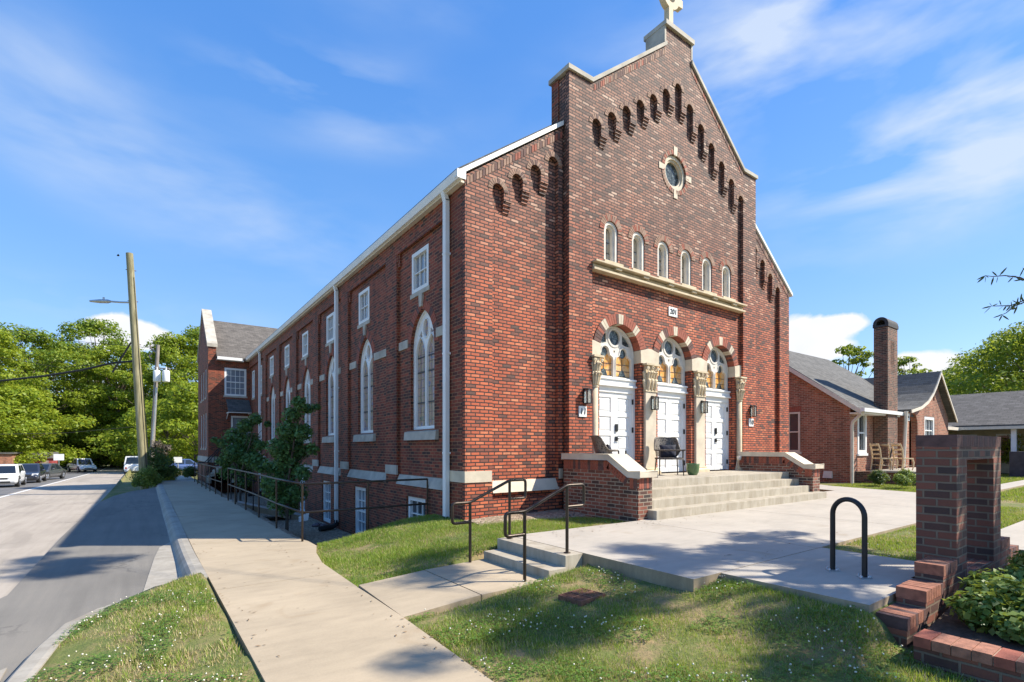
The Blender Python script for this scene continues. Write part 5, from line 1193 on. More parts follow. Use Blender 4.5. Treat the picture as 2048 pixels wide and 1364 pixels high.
# small trees by the side wall
def pxplant(name, label, cat, base, clumps, mat, n, size, seed, group=None, trunk=True, dj=.5, aspect=.62, up=.5):
    rd = random.Random(seed); t = thing(name, label, cat, base, 0, group); C = []
    for px, py, r, d in clumps:
        p = Vector(atpx(px, py, d + rd.uniform(-dj, dj))) - Vector(base); q = r * d / 1014.; C.append((p.x, p.y, p.z, q, q, q * .85))
    if trunk:
        mb = MB(); top = max(C, key=lambda c: c[2]); mb.tube([(0, 0, -.2), (.02, 0, top[2] * .35), (top[0] * .6, top[1] * .6, top[2] * .7), (top[0], top[1], top[2])], [.05, .04, .025, .006], 7)
        for c in C[::2]: mb.tube([(0, 0, max(.2, c[2] * .5)), (c[0] * .6, c[1] * .6, c[2] * .85), c[:3]], [.02, .013, .004], 5)
        mb.build('trunk', M['bark'], t, False)
    link('crown' if trunk else 'foliage', leaf_mesh('crown', C, n, size, mat, aspect, up, seed, .3), t, False); return t
D1 = 14.6
pxplant('small_tree', 'small dark green leafy tree in front of the lancet windows beside the railing', 'tree', (3.3, 15.6, -1.0),
        [(p, q, r, D1) for p, q, r in [(598, 806, 16), (585, 830, 20), (615, 818, 13), (632, 814, 10), (575, 860, 24), (605, 865, 22), (560, 895, 27), (595, 900, 28), (625, 898, 13), (540, 935, 20), (575, 940, 32), (605, 945, 20), (560, 980, 32), (590, 985, 26), (520, 938, 10), (575, 1012, 24), (555, 1003, 20), (545, 968, 24), (585, 875, 20), (570, 920, 24)]], M['leaf_dark'], 8500, .105, 31, 'dark small trees by the church side wall')
pxplant('small_tree', 'wider dark green tree in front of the annexe door canopy', 'tree', (3.35, 24.8, -1.1),
        [(p, q, r, 22) for p, q, r in [(512, 838, 14), (490, 852, 18), (535, 848, 8), (470, 872, 22), (443, 886, 12), (500, 882, 22), (428, 880, 7), (470, 905, 26), (450, 920, 18), (500, 915, 24), (480, 940, 24), (455, 945, 18), (520, 890, 14), (515, 925, 20), (490, 960, 20)]], M['leaf_dark'], 7500, .13, 32, 'dark small trees by the church side wall')
# bushes at the far end of the sidewalk
BG = 'bushes at the far end of the sidewalk'
pxplant('bush', 'dark blue green rounded shrub at the foot of the leaning pole', 'bush', (-.05, 26, -.6), [(p, q, r, 26.5) for p, q, r in [(312, 912, 22), (328, 928, 22), (305, 935, 22), (335, 942, 18), (318, 945, 22)]], M['leaf_shrub'], 5000, .09, 41, BG, False)
pxplant('bush', 'low mid green shrub spilling over the end of the parking bay', 'bush', (-.9, 24.6, -.6), [(p, q, r, 24.6) for p, q, r in [(280, 955, 16), (296, 946, 18), (272, 966, 10), (300, 962, 16), (290, 966, 12), (312, 960, 14)]], M['leaf_broad'], 4200, .08, 42, BG, False)
pxplant('bush', 'bright yellow green ground shrub beside the kerb end', 'bush', (.2, 29, -.6), [(p, q, r, 28.5) for p, q, r in [(335, 950, 14), (352, 945, 13), (322, 962, 11), (340, 957, 13), (345, 938, 10)]], M['leaf_yel'], 3200, .08, 43, BG, False)
pxplant('bush', 'clipped round dark bush at the street corner of the annexe', 'bush', (2.2, 34, -.5), [(p, q, r, 30) for p, q, r in [(380, 942, 14), (376, 946, 11), (386, 946, 10)]], M['leaf_shrub'], 3000, .08, 44, BG, False)
pxplant('bush', 'brownish purple wispy shrub below the transformer pole', 'bush', (.6, 46, -.9), [(p, q, r, 44) for p, q, r in [(316, 890, 11), (333, 896, 10), (305, 898, 7), (325, 905, 11)]], leafmat('leaf_purple', (.05, .04, .035), (.10, .075, .06), (.16, .13, .09), .2), 900, .17, 45, BG, False)
# leafy plants in the planter
def bedplant(label, C, n, seed, mat):
    t = thing('leafy_shrub', label, 'shrub', (C[0][0], C[0][1], -.15), 0, 'broad leaved shrubs in the planter bed'); b = t.location
    cl = [(x - b.x, y - b.y, z - b.z, r, r, r * .75) for x, y, z, r in C]
    mb = MB()
    for c in cl:
        for k in range(4): mb.tube([(c[0] * .6 + random.uniform(-.05, .05), c[1] * .6, 0), (c[0] + random.uniform(-.1, .1), c[1] + random.uniform(-.1, .1), c[2])], [.008, .004], 5)
    mb.build('stems', M['bark'], t, False); link('foliage', leaf_mesh('foliage', cl, int(n * 1.9), .062, mat, .72, .7, seed, .5), t, False)
bedplant('broad leaved green shrub in front of the dark brick frame, nearest the stepped end', [(5.62, 1.12, -.02, .22), (5.9, 1.0, .02, .25), (5.75, .75, .0, .26), (6.15, 1.15, .06, .22), (5.45, .85, -.06, .17)], 1900, 51, M['leaf_broad'])
bedplant('taller leafy shrub at the right edge beside the brick frame', [(6.7, 1.0, .04, .26), (7.05, .85, .07, .27), (7.4, 1.0, .1, .28), (6.75, .6, .02, .26), (7.8, .85, .12, .28)], 2400, 52, M['leaf_broad'])
bedplant('sunlit leafy shrub low at the right edge above the planter cap', [(5.6, .42, -.02, .24), (5.9, .3, .02, .26), (6.2, .5, .05, .26), (6.0, .0, .0, .26), (5.4, .1, -.05, .2)], 2000, 53, M['leaf_broad'])
# willow oak at the right, mostly outside the view
oak = thing('willow_oak', 'narrow leaved oak reaching dark twigs in from the right edge', 'tree', (12.6, -2.6, -.1))
rd = random.Random(5); cl = []
for c, r, n in (((11.3, -1.7, 6.4), 2.35, 30), ((11.6, -4.6, 10.2), 2.6, 30), ((11.5, 2.05, 13.6), 1.35, 14), ((10.4, -.9, 4.4), 1.2, 9), ((8.9, -2.1, 5.6), 1.5, 8), ((13.6, -2.6, 8.6), 2.4, 14), ((12.2, -.6, 10.2), .8, 4)):
    for i in range(n):
        d = Vector((rd.gauss(0, 1), rd.gauss(0, 1), rd.gauss(0, .8))).normalized() * r * rd.random() ** .45; q = rd.uniform(.28, .55)
        P_ = (c[0] + d.x - .81 * (c[2] + d.z) / .946, c[1] + d.y + .586 * (c[2] + d.z) / .946)
        if any((P_[0] - a_) ** 2 + (P_[1] - b_) ** 2 < .5 ** 2 for a_, b_ in ((5.75, 1.65), (5.2, 1.6), (5.8, .5), (6.3, .95), (5.1, .8), (4.8, 2.6), (4.3, 2.2), (3.3, 1.6), (6.9, .9))): continue
        if .4 < P_[0] < 2.6 and (P_[1] > 5.4 or P_[0] < 1.35): continue
        if P_[0] < 2.75 and P_[1] < 5.4 and (P_[0] - 1.9) ** 2 + (P_[1] - 3.1) ** 2 > .12: continue
        cl.append((c[0] + d.x - 12.6, c[1] + d.y + 2.6, c[2] + d.z + .1, q, q, q * .5))
mb = MB(); mb.tube([(0, 0, -.3), (0, .05, 2), (-.2, .1, 5), (-.6, .3, 9)], [.36, .3, .2, .03], 12)
for ic, c in enumerate(cl[::2]):
    if c[2] > 10.5 and ic % 4: continue
    s0 = Vector((-.2, .1, max(2.2, c[2] * .7))); mb.tube([s0, s0.lerp(Vector(c[:3]), .5) + Vector((0, 0, .25)), c[:3]], [.015, .012, .006] if c[2] > 10.5 else [.06, .035, .01], 5)
mb.build('trunk', M['bark'], oak, False); link('crown', leaf_mesh('crown', cl, 17000, .17, M['leaf_oak'], .32, .3, 6, .2), oak, False)
tw = MB(); lv = MB(); OD = Vector((-12.6, 2.6, .1))
def twig(pts, d0, d1):
    P = [Vector(atpx(px, py, lerp(d0, d1, i / (len(pts) - 1)))) + OD for i, (px, py) in enumerate(pts)]; tw.tube(P, [.012 - .009 * i / (len(P) - 1) for i in range(len(P))], 5); return P
for pts in ([(2130, 590), (2075, 572), (2040, 555), (2010, 551), (1985, 553), (1970, 551)], [(2130, 620), (2080, 600), (2050, 604), (2030, 612), (2012, 626), (2003, 630)], [(2140, 585), (2085, 590), (2050, 600), (2022, 611), (1990, 612), (1982, 612)], [(2140, 600), (2090, 575), (2060, 545)]):
    P = twig(pts, 6.6, 6.0)
    for i in range(2, len(P)):
        for k in range(5 if i < len(P) - 1 else 4):
            b = P[i - 1].lerp(P[i], rd.random() if i < len(P) - 1 else rd.uniform(.7, 1)); dr = (P[i] - P[i - 1]).normalized() * rd.uniform(.2, .9) + Vector((rd.gauss(0, .5), rd.gauss(0, .5), rd.gauss(0, .75))); dr.normalize()
            L = rd.uniform(.07, .125); w = dr.cross(Vector(FW + (0,)) + Vector((rd.gauss(0, .4), rd.gauss(0, .4), rd.gauss(0, .4)))).normalized() * L * .085
            n0 = len(lv.v); lv.add([b, b + dr * L * .35 + w, b + dr * L * .75 + w * .8, b + dr * L, b + dr * L * .75 - w * .8, b + dr * L * .35 - w], [(0, 1, 2, 3, 4, 5)])
tw.build('twigs', M['bark'], oak, False); lv.build('leaves', M['leaf_oak'], oak, False)
# ------------------------------------------------------------------ poles, lamp, wires
def pole_px(name, label, b, t, db, dt, r0, r1, mat):
    o = thing(name, label, 'utility pole', b); mb = MB(); P = [Vector(b).lerp(Vector(t), k / 8.) for k in range(9)]
    mb.tube(P, [lerp(r0, r1, k / 8.) for k in range(9)], 14); mb.build('post', mat, o); return o
pb, pt_ = atpx(290, 985, 25.5), atpx(259, 507, 25.5)
pole = pole_px('utility_pole', 'thick leaning greenish brown wooden pole with a street lamp arm', pb, pt_, 0, 0, .20, .155, M['pole'])
mb = MB(); q = lambda px, py, d=25.5: atpx(px, py, d)
mb.tube([q(266, 605), q(240, 604.5), q(222, 603)], .045, 8); mb.build('lamp_arm', M['steel'], pole)
a, b = Vector(q(222, 603)), Vector(q(180, 602)); mb = MB(); dv = (b - a); mb.tube([a, a + dv * .15, a + dv * .55, b], [.05, .10, .10, .05], 8); mb.tube([a + dv * .35, a + dv * .35 + Vector((0, 0, .2))], .05, 6); mb.build('lamp_head', M['steel'], pole)
p2 = pole_px('utility_pole', 'slimmer grey pole carrying two white transformer cans', atpx(301, 960, 48), atpx(316, 690, 48), 0, 0, .2, .15, M['pole_grey'])
for px in (314, 332):
    mb = MB(); c = atpx(px, 752, 47.6); mb.lathe([(0, -.55), (.28, -.55), (.30, -.48), (.30, .42), (.24, .52), (0, .55)], c, 16); mb.tube([(c[0], c[1], c[2] + .5), (c[0], c[1], c[2] + .85)], .05, 6); mb.build('transformer', M['steel'] if 0 else M['white'], p2)
mb = MB(); mb.tube([atpx(316, 708, 48), atpx(301, 696, 48)], .08, 6); mb.tube([atpx(301, 696, 48), atpx(301, 690, 48)], .07, 6); mb.tube([atpx(304, 706, 47.9), atpx(298, 712, 47.9), atpx(303, 718, 47.9)], .07, 6); mb.tube([atpx(309, 735, 47.7), atpx(340, 738, 47.7)], .06, 6); mb.build('cross_arm', M['pole_grey'], p2)
mb = MB(); mb.tube([atpx(313, 775, 47.6), atpx(310, 830, 47.6), atpx(305, 880, 47.6)], .09, 6); mb.build('riser_pipe', M['steel'], p2)
WGp = 'cables strung past the poles'
def wire(pts, r, label):
    P = [Vector(atpx(*p)) for p in pts]; out = []
    for a, b in zip(P, P[1:]):
        for k in range(8): out.append(a.lerp(b, k / 8.))
    tag(MB().tube(out + [P[-1]], r, 5).build('cable', M['rubber']), label, 'cable', WGp)
wire([(-80, 773, 27), (0, 762, 26.5), (90, 752, 26), (165, 740, 25.8), (225, 726, 25.6), (272, 722, 25.5)], .055, 'thick black cable crossing the trees to the leaning pole')
wire([(225, 745, 30), (262, 685, 30)], .05, 'short steep dark guy cable left of the leaning pole')
wire([(-90, 640, 44), (100, 678, 46), (316, 697, 48)], .018, 'thin topmost wire running to the transformer pole')
wire([(-90, 700, 44), (120, 735, 46), (314, 720, 48)], .018, 'thin wire sagging in front of the tree tops')
wire([(-90, 870, 40), (130, 866, 45), (308, 850, 48)], .018, 'low thin wire in front of the tree trunks')
wire([(314, 730, 48), (360, 775, 52), (400, 790, 56)], .018, 'thin service wire from the transformer pole toward the annexe')
mb = MB(); mb.tube([atpx(300, 960, 26.5), atpx(292, 850, 26.4), atpx(282, 730, 25.7)], .02, 5); tag(mb.build('guy_cable', M['rubber']), 'dark stay cable down the right side of the leaning pole', 'cable')
mb = MB(); pv = Vector(pt_) - Vector(pb)
for k in (.35, .5, .62, .8, .93): mb = MB(); c = Vector(pb) + pv * k; mb.tube([c + Vector((-.2, 0, 0)), c + Vector((.23, -.02, 0))], .018, 6); mb.build('bolt', M['rust'], pole)
mb = MB(); mb.tube([Vector(pb) + pv * k_ + Vector((.12, -.17 + .03 * k_, 0)) for k_ in (.05, .3, .6, .9)], .012, 5); mb.build('ground_wire', M['rubber'], pole)
# distant bird
mb = MB(); c = Vector(atpx(236, 511, 40)); mb.tube([c - Vector((.08, 0, 0)), c, c + Vector((.1, 0, 0))], [.02, .07, .015], 8); mb.add([c, c + Vector((-.06, .05, .02)), c + Vector((.03, .22, .09)), c + Vector((.09, .04, .02))], [(0, 1, 2, 3)]); mb.add([c, c + Vector((-.06, -.05, .02)), c + Vector((.03, -.22, .07)), c + Vector((.09, -.04, .02))], [(0, 1, 2, 3)])
tag(mb.build('bird', M['rubber']), 'tiny dark bird flying left of the leaning pole top', 'bird')
# ------------------------------------------------------------------ vehicles
M['tyre'] = plain('tyre', (.018, .018, .018), .85); M['rim'] = plain('alloy_rim', (.45, .46, .48), .3, metal=.9)
M['carglass'] = glassmat('car_glass', (.015, .02, .028), .03); M['lampglass'] = glassmat('headlight_glass', (.5, .52, .55), .08); M['tail'] = glassmat('tail_lamp', (.35, .02, .015), .15)
def section_loft(mb, secs, m=0):
    n = len(secs[0]); vs = [p for s in secs for p in s]; fs = []
    for i in range(len(secs) - 1):
        for j in range(n): fs.append((i * n + j, i * n + (j + 1) % n, (i + 1) * n + (j + 1) % n, (i + 1) * n + j))
    mb.add(vs, fs, m, True); mb.add(secs[0], [tuple(range(n))], m); mb.add(secs[-1], [tuple(range(n))[::-1]], m)
def car(label, paint, loc, rz, L=4.2, Wd=1.78, H=1.46, kind='hatch', group='vehicles parked on the street'):
    t = thing({'pickup': 'pickup_truck', 'van': 'van'}.get(kind, 'parked_car'), label, {'pickup': 'pickup', 'van': 'van'}.get(kind, 'car'), loc, rz, group); hw = Wd / 2; f = -L / 2
    belt = {'pickup': 1.0, 'van': 1.15}.get(kind, .88); hood = {'pickup': 1.02, 'van': 1.2}.get(kind, .84)
    prof = [(f, .42, .55, .86), (f + .08, .28, .68, .93), (f + .5, .22, hood - .06, .98), (f + 1.15, .2, hood + .03, 1), (f + 2.0, .2, belt, 1), (f + 3.0, .2, belt + .03, 1), (L / 2 - .35, .22, belt + .02, .98), (L / 2 - .06, .3, belt - .06, .94), (L / 2, .42, belt - .16, .9)]
    if kind == 'pickup': prof = [(y, z0 + .14, z1, w) for y, z0, z1, w in prof]
    secs = []
    for y, z0, z1, w in prof:
        a = hw * w; secs.append([(-a * .9, y, z0), (a * .9, y, z0), (a, y, z0 + (z1 - z0) * .3), (a, y, z0 + (z1 - z0) * .75), (a * .93, y, z1 - .03), (a * .8, y, z1), (-a * .8, y, z1), (-a * .93, y, z1 - .03), (-a, y, z0 + (z1 - z0) * .75), (-a, y, z0 + (z1 - z0) * .3)])
    mb = MB(); section_loft(mb, secs); 
    c0, c1, r0, r1 = {'hatch': (f + 1.1, L / 2 - .12, f + 1.85, L / 2 - .6), 'sedan': (f + 1.2, L / 2 - .55, f + 2.0, L / 2 - 1.45), 'pickup': (f + 1.35, f + 3.3, f + 1.95, f + 3.15), 'van': (f + .75, L / 2 - .05, f + 1.35, L / 2 - .15)}[kind]
    zt = H; ti = .78
    bot = [(-hw * .93, c0, belt - .06), (hw * .93, c0, belt - .06), (hw * .93, c1, belt - .06), (-hw * .93, c1, belt - .06)]; top = [(-hw * ti, r0, zt - .03), (hw * ti, r0, zt - .03), (hw * ti, r1, zt - .03), (-hw * ti, r1, zt - .03)]
    mb.hexa(bot, top); mb.hexa(top, [(x * .9, y + (.12 if k < 2 else -.12), zt) for k, (x, y, z) in enumerate(top)])
    if kind == 'pickup': mb.box(-hw * .95, -hw * .85, f + 3.35, L / 2 - .05, .9, 1.12); mb.box(hw * .85, hw * .95, f + 3.35, L / 2 - .05, .9, 1.12); mb.box(-hw * .95, hw * .95, L / 2 - .1, L / 2 - .02, .7, 1.12)
    mb.build('body', paint, t, False)
    def pane(name, q, lo=.12, hi=.9, s0=.08, s1=.92):
        a, b, c, d = [Vector(p) for p in q]; g = MB(); P = lambda u, v: (a.lerp(b, u)).lerp(d.lerp(c, u), v)
        n = (b - a).cross(d - a).normalized(); cen = Vector((0, (c0 + c1) / 2, belt + .2)); n = n if n.dot((a + c) / 2 - cen) > 0 else -n
        r = [P(s0, lo), P(s1, lo), P(s1 - .01, hi), P(s0 + .01, hi)]; g.hexa([p - n * .01 for p in r], [p + n * .006 for p in r]); return g.build(name, M['carglass'], t, False)
    pane('windscreen', (bot[0], bot[1], top[1], top[0])); pane('rear_window', (bot[3], bot[2], top[2], top[3]))
    for s_ in (0, 1):
        q = (bot[0], bot[3], top[3], top[0]) if s_ == 0 else (bot[1], bot[2], top[2], top[1])
        pane('side_window', q, .15, .9, .1, .48); pane('side_window', q, .15, .9, .52, .9)
    wr = .33 if kind != 'pickup' else .4
    for y in (f + .85, L / 2 - .8):
        for s_ in (-1, 1):
            g = MB(); x = s_ * (hw - .10)
            g.tube([(x - .11, y, wr), (x - .1, y, wr), (x + .1, y, wr), (x + .11, y, wr)], [wr * .9, wr, wr, wr * .9], 20); w = g.build('wheel', M['tyre'], t, False)
            g = MB(); xo = x + s_ * .112; g.tube([(xo - s_ * .02, y, wr), (xo + s_ * .005, y, wr)], wr * .62, 16)
            for k in range(5): a = k * 2 * PI / 5; g.tube([(xo + s_ * .008, y, wr), (xo + s_ * .008, y + wr * .58 * math.cos(a), wr + wr * .58 * math.sin(a))], .03, 5)
            r = g.build('rim', M['rim'], None); r.parent = w
            g = MB(); g.tube([(s_ * (hw * .985), y + (wr + .05) * math.cos(PI * k / 12), wr + .02 + (wr + .05) * math.sin(PI * k / 12)) for k in range(13)], .035, 5); g.build('wheel_arch', M['rubber'], t, False)
    for s_ in (-1, 1):
        g = MB(); g.hexa([(s_ * hw * .55, f + .03, .60), (s_ * hw * .88, f + .14, .60), (s_ * hw * .94, f + .34, .70), (s_ * hw * .6, f + .1, .72)], [(s_ * hw * .55, f - .01, .62), (s_ * hw * .90, f + .10, .62), (s_ * hw * .97, f + .34, .75), (s_ * hw * .6, f + .02, .76)]); g.build('headlight', M['lampglass'], t, False)
        g = MB(); g.box(s_ * hw * .72 - .08, s_ * hw * .72 + .08, L / 2 - .03, L / 2 + .012, .62, .82); g.build('tail_lamp', M['tail'], t, False)
        g = MB(); g.blob((s_ * (hw + .07), c0 + .45, belt + .08), (.1, .07, .07), 8, 6); g.build('mirror', paint, t, False)
    g = MB(); g.box(-hw * .5, hw * .5, f - .012, f + .1, .56, .66); g.box(-hw * .62, hw * .62, f - .01, f + .1, .32, .44); g.build('grille', M['rubber'], t, False)
    return t
M['p_white'] = plain('car_paint_white', (.78, .78, .77), .25, var=.02, coat=.6); M['p_dark'] = plain('car_paint_navy', (.03, .035, .05), .25, var=.05, coat=.8); M['p_grey'] = plain('car_paint_grey', (.09, .095, .10), .3, metal=.4, coat=.7); M['p_blue'] = plain('car_paint_blue', (.05, .09, .22), .25, coat=.7)
def onst(px, d): x, y, _ = atpx(px, 950, d); return (x, y, st(y) + .002)
car('white hatchback nearest in the row of parked cars at the left edge', M['p_white'], onst(8, 33.6), .03, kind='hatch')
car('dark navy car parked second, behind the white hatchback', M['p_dark'], onst(56, 39.5), .0, kind='sedan', L=4.5)
car('grey sedan with pale bumper, third in the parked row', M['p_grey'], onst(86, 44.5), -.25, kind='sedan', L=4.6, H=1.42)
car('white pickup truck with open cargo bed parked at the bend', M['p_white'], onst(164, 70), .35, L=5.4, Wd=1.95, H=1.9, kind='pickup')
car('white van with red tail panel just left of the leaning pole', M['p_white'], onst(272, 62), PI - .1, L=4.8, Wd=1.9, H=2.1, kind='van')
x, y, z = atpx(372, 935, 56); car('blue car half hidden behind the small white sign', M['p_blue'], (x, y, gz(x, y) + .03), PI / 2 + .2, kind='sedan', L=4.5)
# street signs
def sign(label, px, pt, pbm, d, w, h, tilt=0):
    x, y, z = atpx(px, pbm, d); zt = 1.32 + d * (896 - pt) / 1014.; t = thing('street_sign', label, 'sign', (x, y, z - .3), -YAW * .2, 'small white signs along the street')
    mb = MB(); mb.tube([(0, 0, 0), (0, 0, zt - z + .25)], .045, 6); mb.build('post', M['steel'], t, False); mb = MB(); mb.box(-w / 2, w / 2, -.09, -.05, zt - z + .3 - h, zt - z + .3); mb.build('panel', M['white'], t, False)
sign('white board sign on a post behind the grey sedan', 118, 908, 945, 60, .95, .75); sign('small white sign on a post in front of the blue car', 356, 914, 942, 45, .62, .5)
# red shed and low buildings far left
sh = thing('red_shed', 'small weathered red shed under the trees behind the grey sedan', 'shed', (*atpx(86, 940, 66)[:2], -1.9)); a = sh.location
mb = MB(); mb.box(-1.3, 1.3, -1.2, 1.2, 0, 1.9); mb.build('wall', plain('red_boards', (.32, .06, .06), .8, var=.5, vs=3), sh, False)
mb = MB(); mb.hexa([(-1.5, -1.4, 1.9), (1.5, -1.4, 1.9), (1.5, 1.4, 1.9), (-1.5, 1.4, 1.9)], [(-1.5, -.05, 2.7), (1.5, -.05, 2.7), (1.5, .05, 2.7), (-1.5, .05, 2.7)]); mb.build('roof', M['shingle'], sh, False)
mb = MB(); mb.box(-.1, .7, -1.23, -1.2, 0, 1.6); mb.build('door', plain('grey_boards', (.3, .22, .2), .8, var=.4, vs=4), sh, False)
lb = thing('brick_outbuilding', 'low pink brick building behind the white hatchback at the left edge', 'building', (*atpx(-28, 940, 60)[:2], -1.8))
mb = MB(); mb.box(-3, 2.2, 0, 5, 0, 2.4); mb.build('wall', M['brick_cottage'], lb, False); mb = MB(); mb.box(-3.2, 2.4, -.2, 5.2, 2.4, 2.6); mb.build('roof', M['shingle'], lb, False)
mb = MB(); mb.box(-.5, .5, -.03, 0, .9, 1.9); mb.build('window', M['glass'], lb, False)
tw_ = thing('distant_tower', 'pale office tower glimpsed through a gap in the trees', 'tower', (*atpx(190, 900, 420)[:2], -2))
mb = MB(); mb.box(-14, 14, 0, 28, 0, 74); mb.build('facade', plain('tower_cladding', (.5, .54, .6), .4), tw_, False); mb = MB()
for k in range(8): mb.box(-13.6 + k * 3.5, -11.6 + k * 3.5, -.1, 0, 2, 72)
mb.build('window_band', M['glass_blind'], tw_, False)
# ------------------------------------------------------------------ cottage
cot = thing('brick_cottage', 'low red brick cottage with grey shingle roof and tall brick chimney', 'house', (22.6, 8.4, -.1))
CX, CY = 22.55, 8.38
mb = MB(); mb.prism([(CY, -.6), (16.4, -.6), (16.4, 2.95), (12.4, 5.95), (CY, 2.93)], [rect(10.27, 11.2, 1.16, 2.86)], YZ, CX, CX + .3)
mb.prism(rect(CX + .3, 34, -.6, 2.95), [rect(23.22, 24.12, 1.1, 2.78)], XZ, CY, CY + .3); mb.box(CX + .3, 34, 16.1, 16.4, -.6, 2.95); mb.build('wall', M['brick_cottage'], cot)
mb = MB(); s75 = .75
for a, b in ((7.95, 12.4), (16.8, 12.4)):
    mb.hexa([(CX - .28, a, 2.72 + .0), (31.5, a, 2.72), (30.5, b, 6.06), (CX - .28, b, 6.06)], [(CX - .28, a, 2.84), (31.5, a, 2.84), (30.5, b, 6.18), (CX - .28, b, 6.18)])
mb.build('roof', M['shingle'], cot)
mb = MB(); mb.hexa([(CX - .29, 7.9, 2.60), (CX - .02, 7.9, 2.60), (CX - .02, 12.4, 5.95), (CX - .29, 12.4, 5.95)], [(CX - .29, 7.9, 2.80), (CX - .02, 7.9, 2.80), (CX - .02, 12.4, 6.13), (CX - .29, 12.4, 6.13)]); mb.build('rake_board', M['trim'], cot)
mb = MB(); mb.box(CX - .3, 26.5, 7.78, 7.93, 2.72, 2.86); mb.box(CX - .1, 26.5, 7.93, 8.37, 2.66, 2.715); mb.build('gutter', M['white'], cot)
mb = MB(); mb.tube([(CX - .15, 7.86, 2.72), (CX - .1, 8.25, 2.35), (CX - .06, 8.3, 2.2), (CX - .06, 8.3, -.08)], .065, 8); mb.build('downspout', M['trim'], cot)
sash(cot, lambda a, z, d: (CX + d, a, z), 10.275, 11.195, 1.165, 2.855, 2, 2, .03, fw=.07, silld=.03, sill='trim', frame='trim', glass='glass')
sash(cot, lambda a, z, d: (a, CY + d, z), 23.225, 24.115, 1.105, 2.775, 1, 2, .03, fw=.13, silld=.04, sill='white')
mb = MB(); n = 13
for k in range(n): y = 10.22 + k * 1.03 / n; mb.box(CX - .006, CX + .01, y + .006, y + 1.03 / n - .006, 2.87, 3.09, random.choice((0, 0, 1)))
mb.build('window_lintel', VM, cot)
mb = MB(); mb.box(24.85, 25.95, 7.86, 8.36, -.3, 6.36)
for k in range(4): mb.box(25.2 + .11 * k, 25.25 + .11 * k, 7.85, 7.859, 4.8 - .3 * (k % 2), 5.8)
c_ = mb.build('chimney', M['brick_chim'], cot)
mb = MB(); o = [(7.83, 6.362), (8.39, 6.362), (8.39, 6.50)] + arc(8.11, 6.50, .27, 0, PI, 14) + [(7.83, 6.50)]; mb.prism(o, [[(7.95, 6.44), (8.27, 6.44)] + arc(8.11, 6.50, .16, 0, PI, 10)], YZ, 24.82, 25.98); mb.build('chimney_cap', plain('sooty_cap', (.05, .05, .055), .85, var=.4, vs=5), c_)
# entry gable
eg = [(27.0, -.4), (33.0, -.4), (33.0, 2.85), (30.75, 4.75), (29.9, 4.0), (29.2, 3.6), (28.4, 3.25), (27.0, 2.98)]
mb = MB(); mb.prism(eg, [archpoly(27.9, .55, .45, 2.35, 12), rect(29.4, 30.85, 1.5, 2.8), rect(30.62, 30.86, 3.6, 4.2)], XZ, 7.86, 8.1); mb.box(27.0, 27.3, 8.1, 8.38, -.4, 2.98); mb.box(30.6, 30.9, 7.95, 8.0, 3.58, 4.22); mb.box(27.3, 28.5, 8.6, 8.65, .4, 2.95); mb.build('entry_gable', M['brick_cottage'], cot)
mb = MB(); rl = [(26.7, 2.86), (28.0, 3.08), (28.9, 3.38), (29.6, 3.78), (30.1, 4.2), (30.75, 4.86)]
for (xa, za), (xb, zb) in zip(rl + [(33.35, 2.72)][:0], rl[1:]): mb.hexa([(xa, 7.6, za), (xb, 7.6, zb), (xb, 12.5, zb), (xa, 12.5, za)], [(xa, 7.6, za + .13), (xb, 7.6, zb + .13), (xb, 12.5, zb + .13), (xa, 12.5, za + .13)])
mb.hexa([(30.75, 7.6, 4.86), (33.35, 7.6, 2.62), (33.35, 12.5, 2.62), (30.75, 12.5, 4.86)], [(30.75, 7.6, 4.99), (33.35, 7.6, 2.75), (33.35, 12.5, 2.75), (30.75, 12.5, 4.99)]); mb.build('entry_roof', M['shingle'], cot)
mb = MB()
for (xa, za), (xb, zb) in list(zip(rl, rl[1:])) + [((30.75, 4.86), (33.35, 2.62))]: mb.hexa([(xa, 7.56, za - .03), (xb, 7.56, zb - .03), (xb, 7.6, zb - .03), (xa, 7.6, za - .03)], [(xa, 7.56, za + .09), (xb, 7.56, zb + .09), (xb, 7.6, zb + .09), (xa, 7.6, za + .09)])
mb.build('barge_board', M['trim'], cot)
sash(cot, lambda a, z, d: (a, 7.86 + d, z), 29.405, 30.845, 1.505, 2.795, 3, 2, .06, fw=.14, silld=.03, sill='white')
mb = MB(); mb.tube([(26.45, 7.7, 2.9), (26.5, 7.82, .5)], .07, 8); mb.build('downspout', M['trim'], cot)
mb = MB(); mb.box(27.06, 27.34, 7.835, 7.858, 2.52, 2.84); pq = mb.build('number_plate', M['white'], cot); mb = MB(); mb.box(27.13, 27.27, 7.828, 7.834, 2.64, 2.72); mb.build('number_mark', M['black'], pq)
mb = MB(); mb.box(24.2, 24.55, CY - .3, CY - .2, .0, .3); mb.build('vent_hood', M['trim'], cot) if 0 else None
mb = MB(); mb.hexa([(CX - .12, 9.0, .1), (CX - .005, 9.0, .1), (CX - .005, 9.35, .1), (CX - .12, 9.35, .1)], [(CX - .05, 9.02, .38), (CX - .005, 9.02, .38), (CX - .005, 9.33, .38), (CX - .05, 9.33, .38)]); mb.build('vent_hood', M['trim'], cot)
pat = thing('brick_patio', 'raised brick patio with pale edge in front of the cottage chimney', 'patio', (26, 7, -.1))
mb = MB(); mb.box(23.05, 30, 5.7, 8.37, -.3, .38); mb.build('wall', M['brick_chim'], pat); mb = MB(); mb.box(22.98, 30.05, 5.63, 7.855, .382, .45); mb.build('paving', M['conc'], pat)
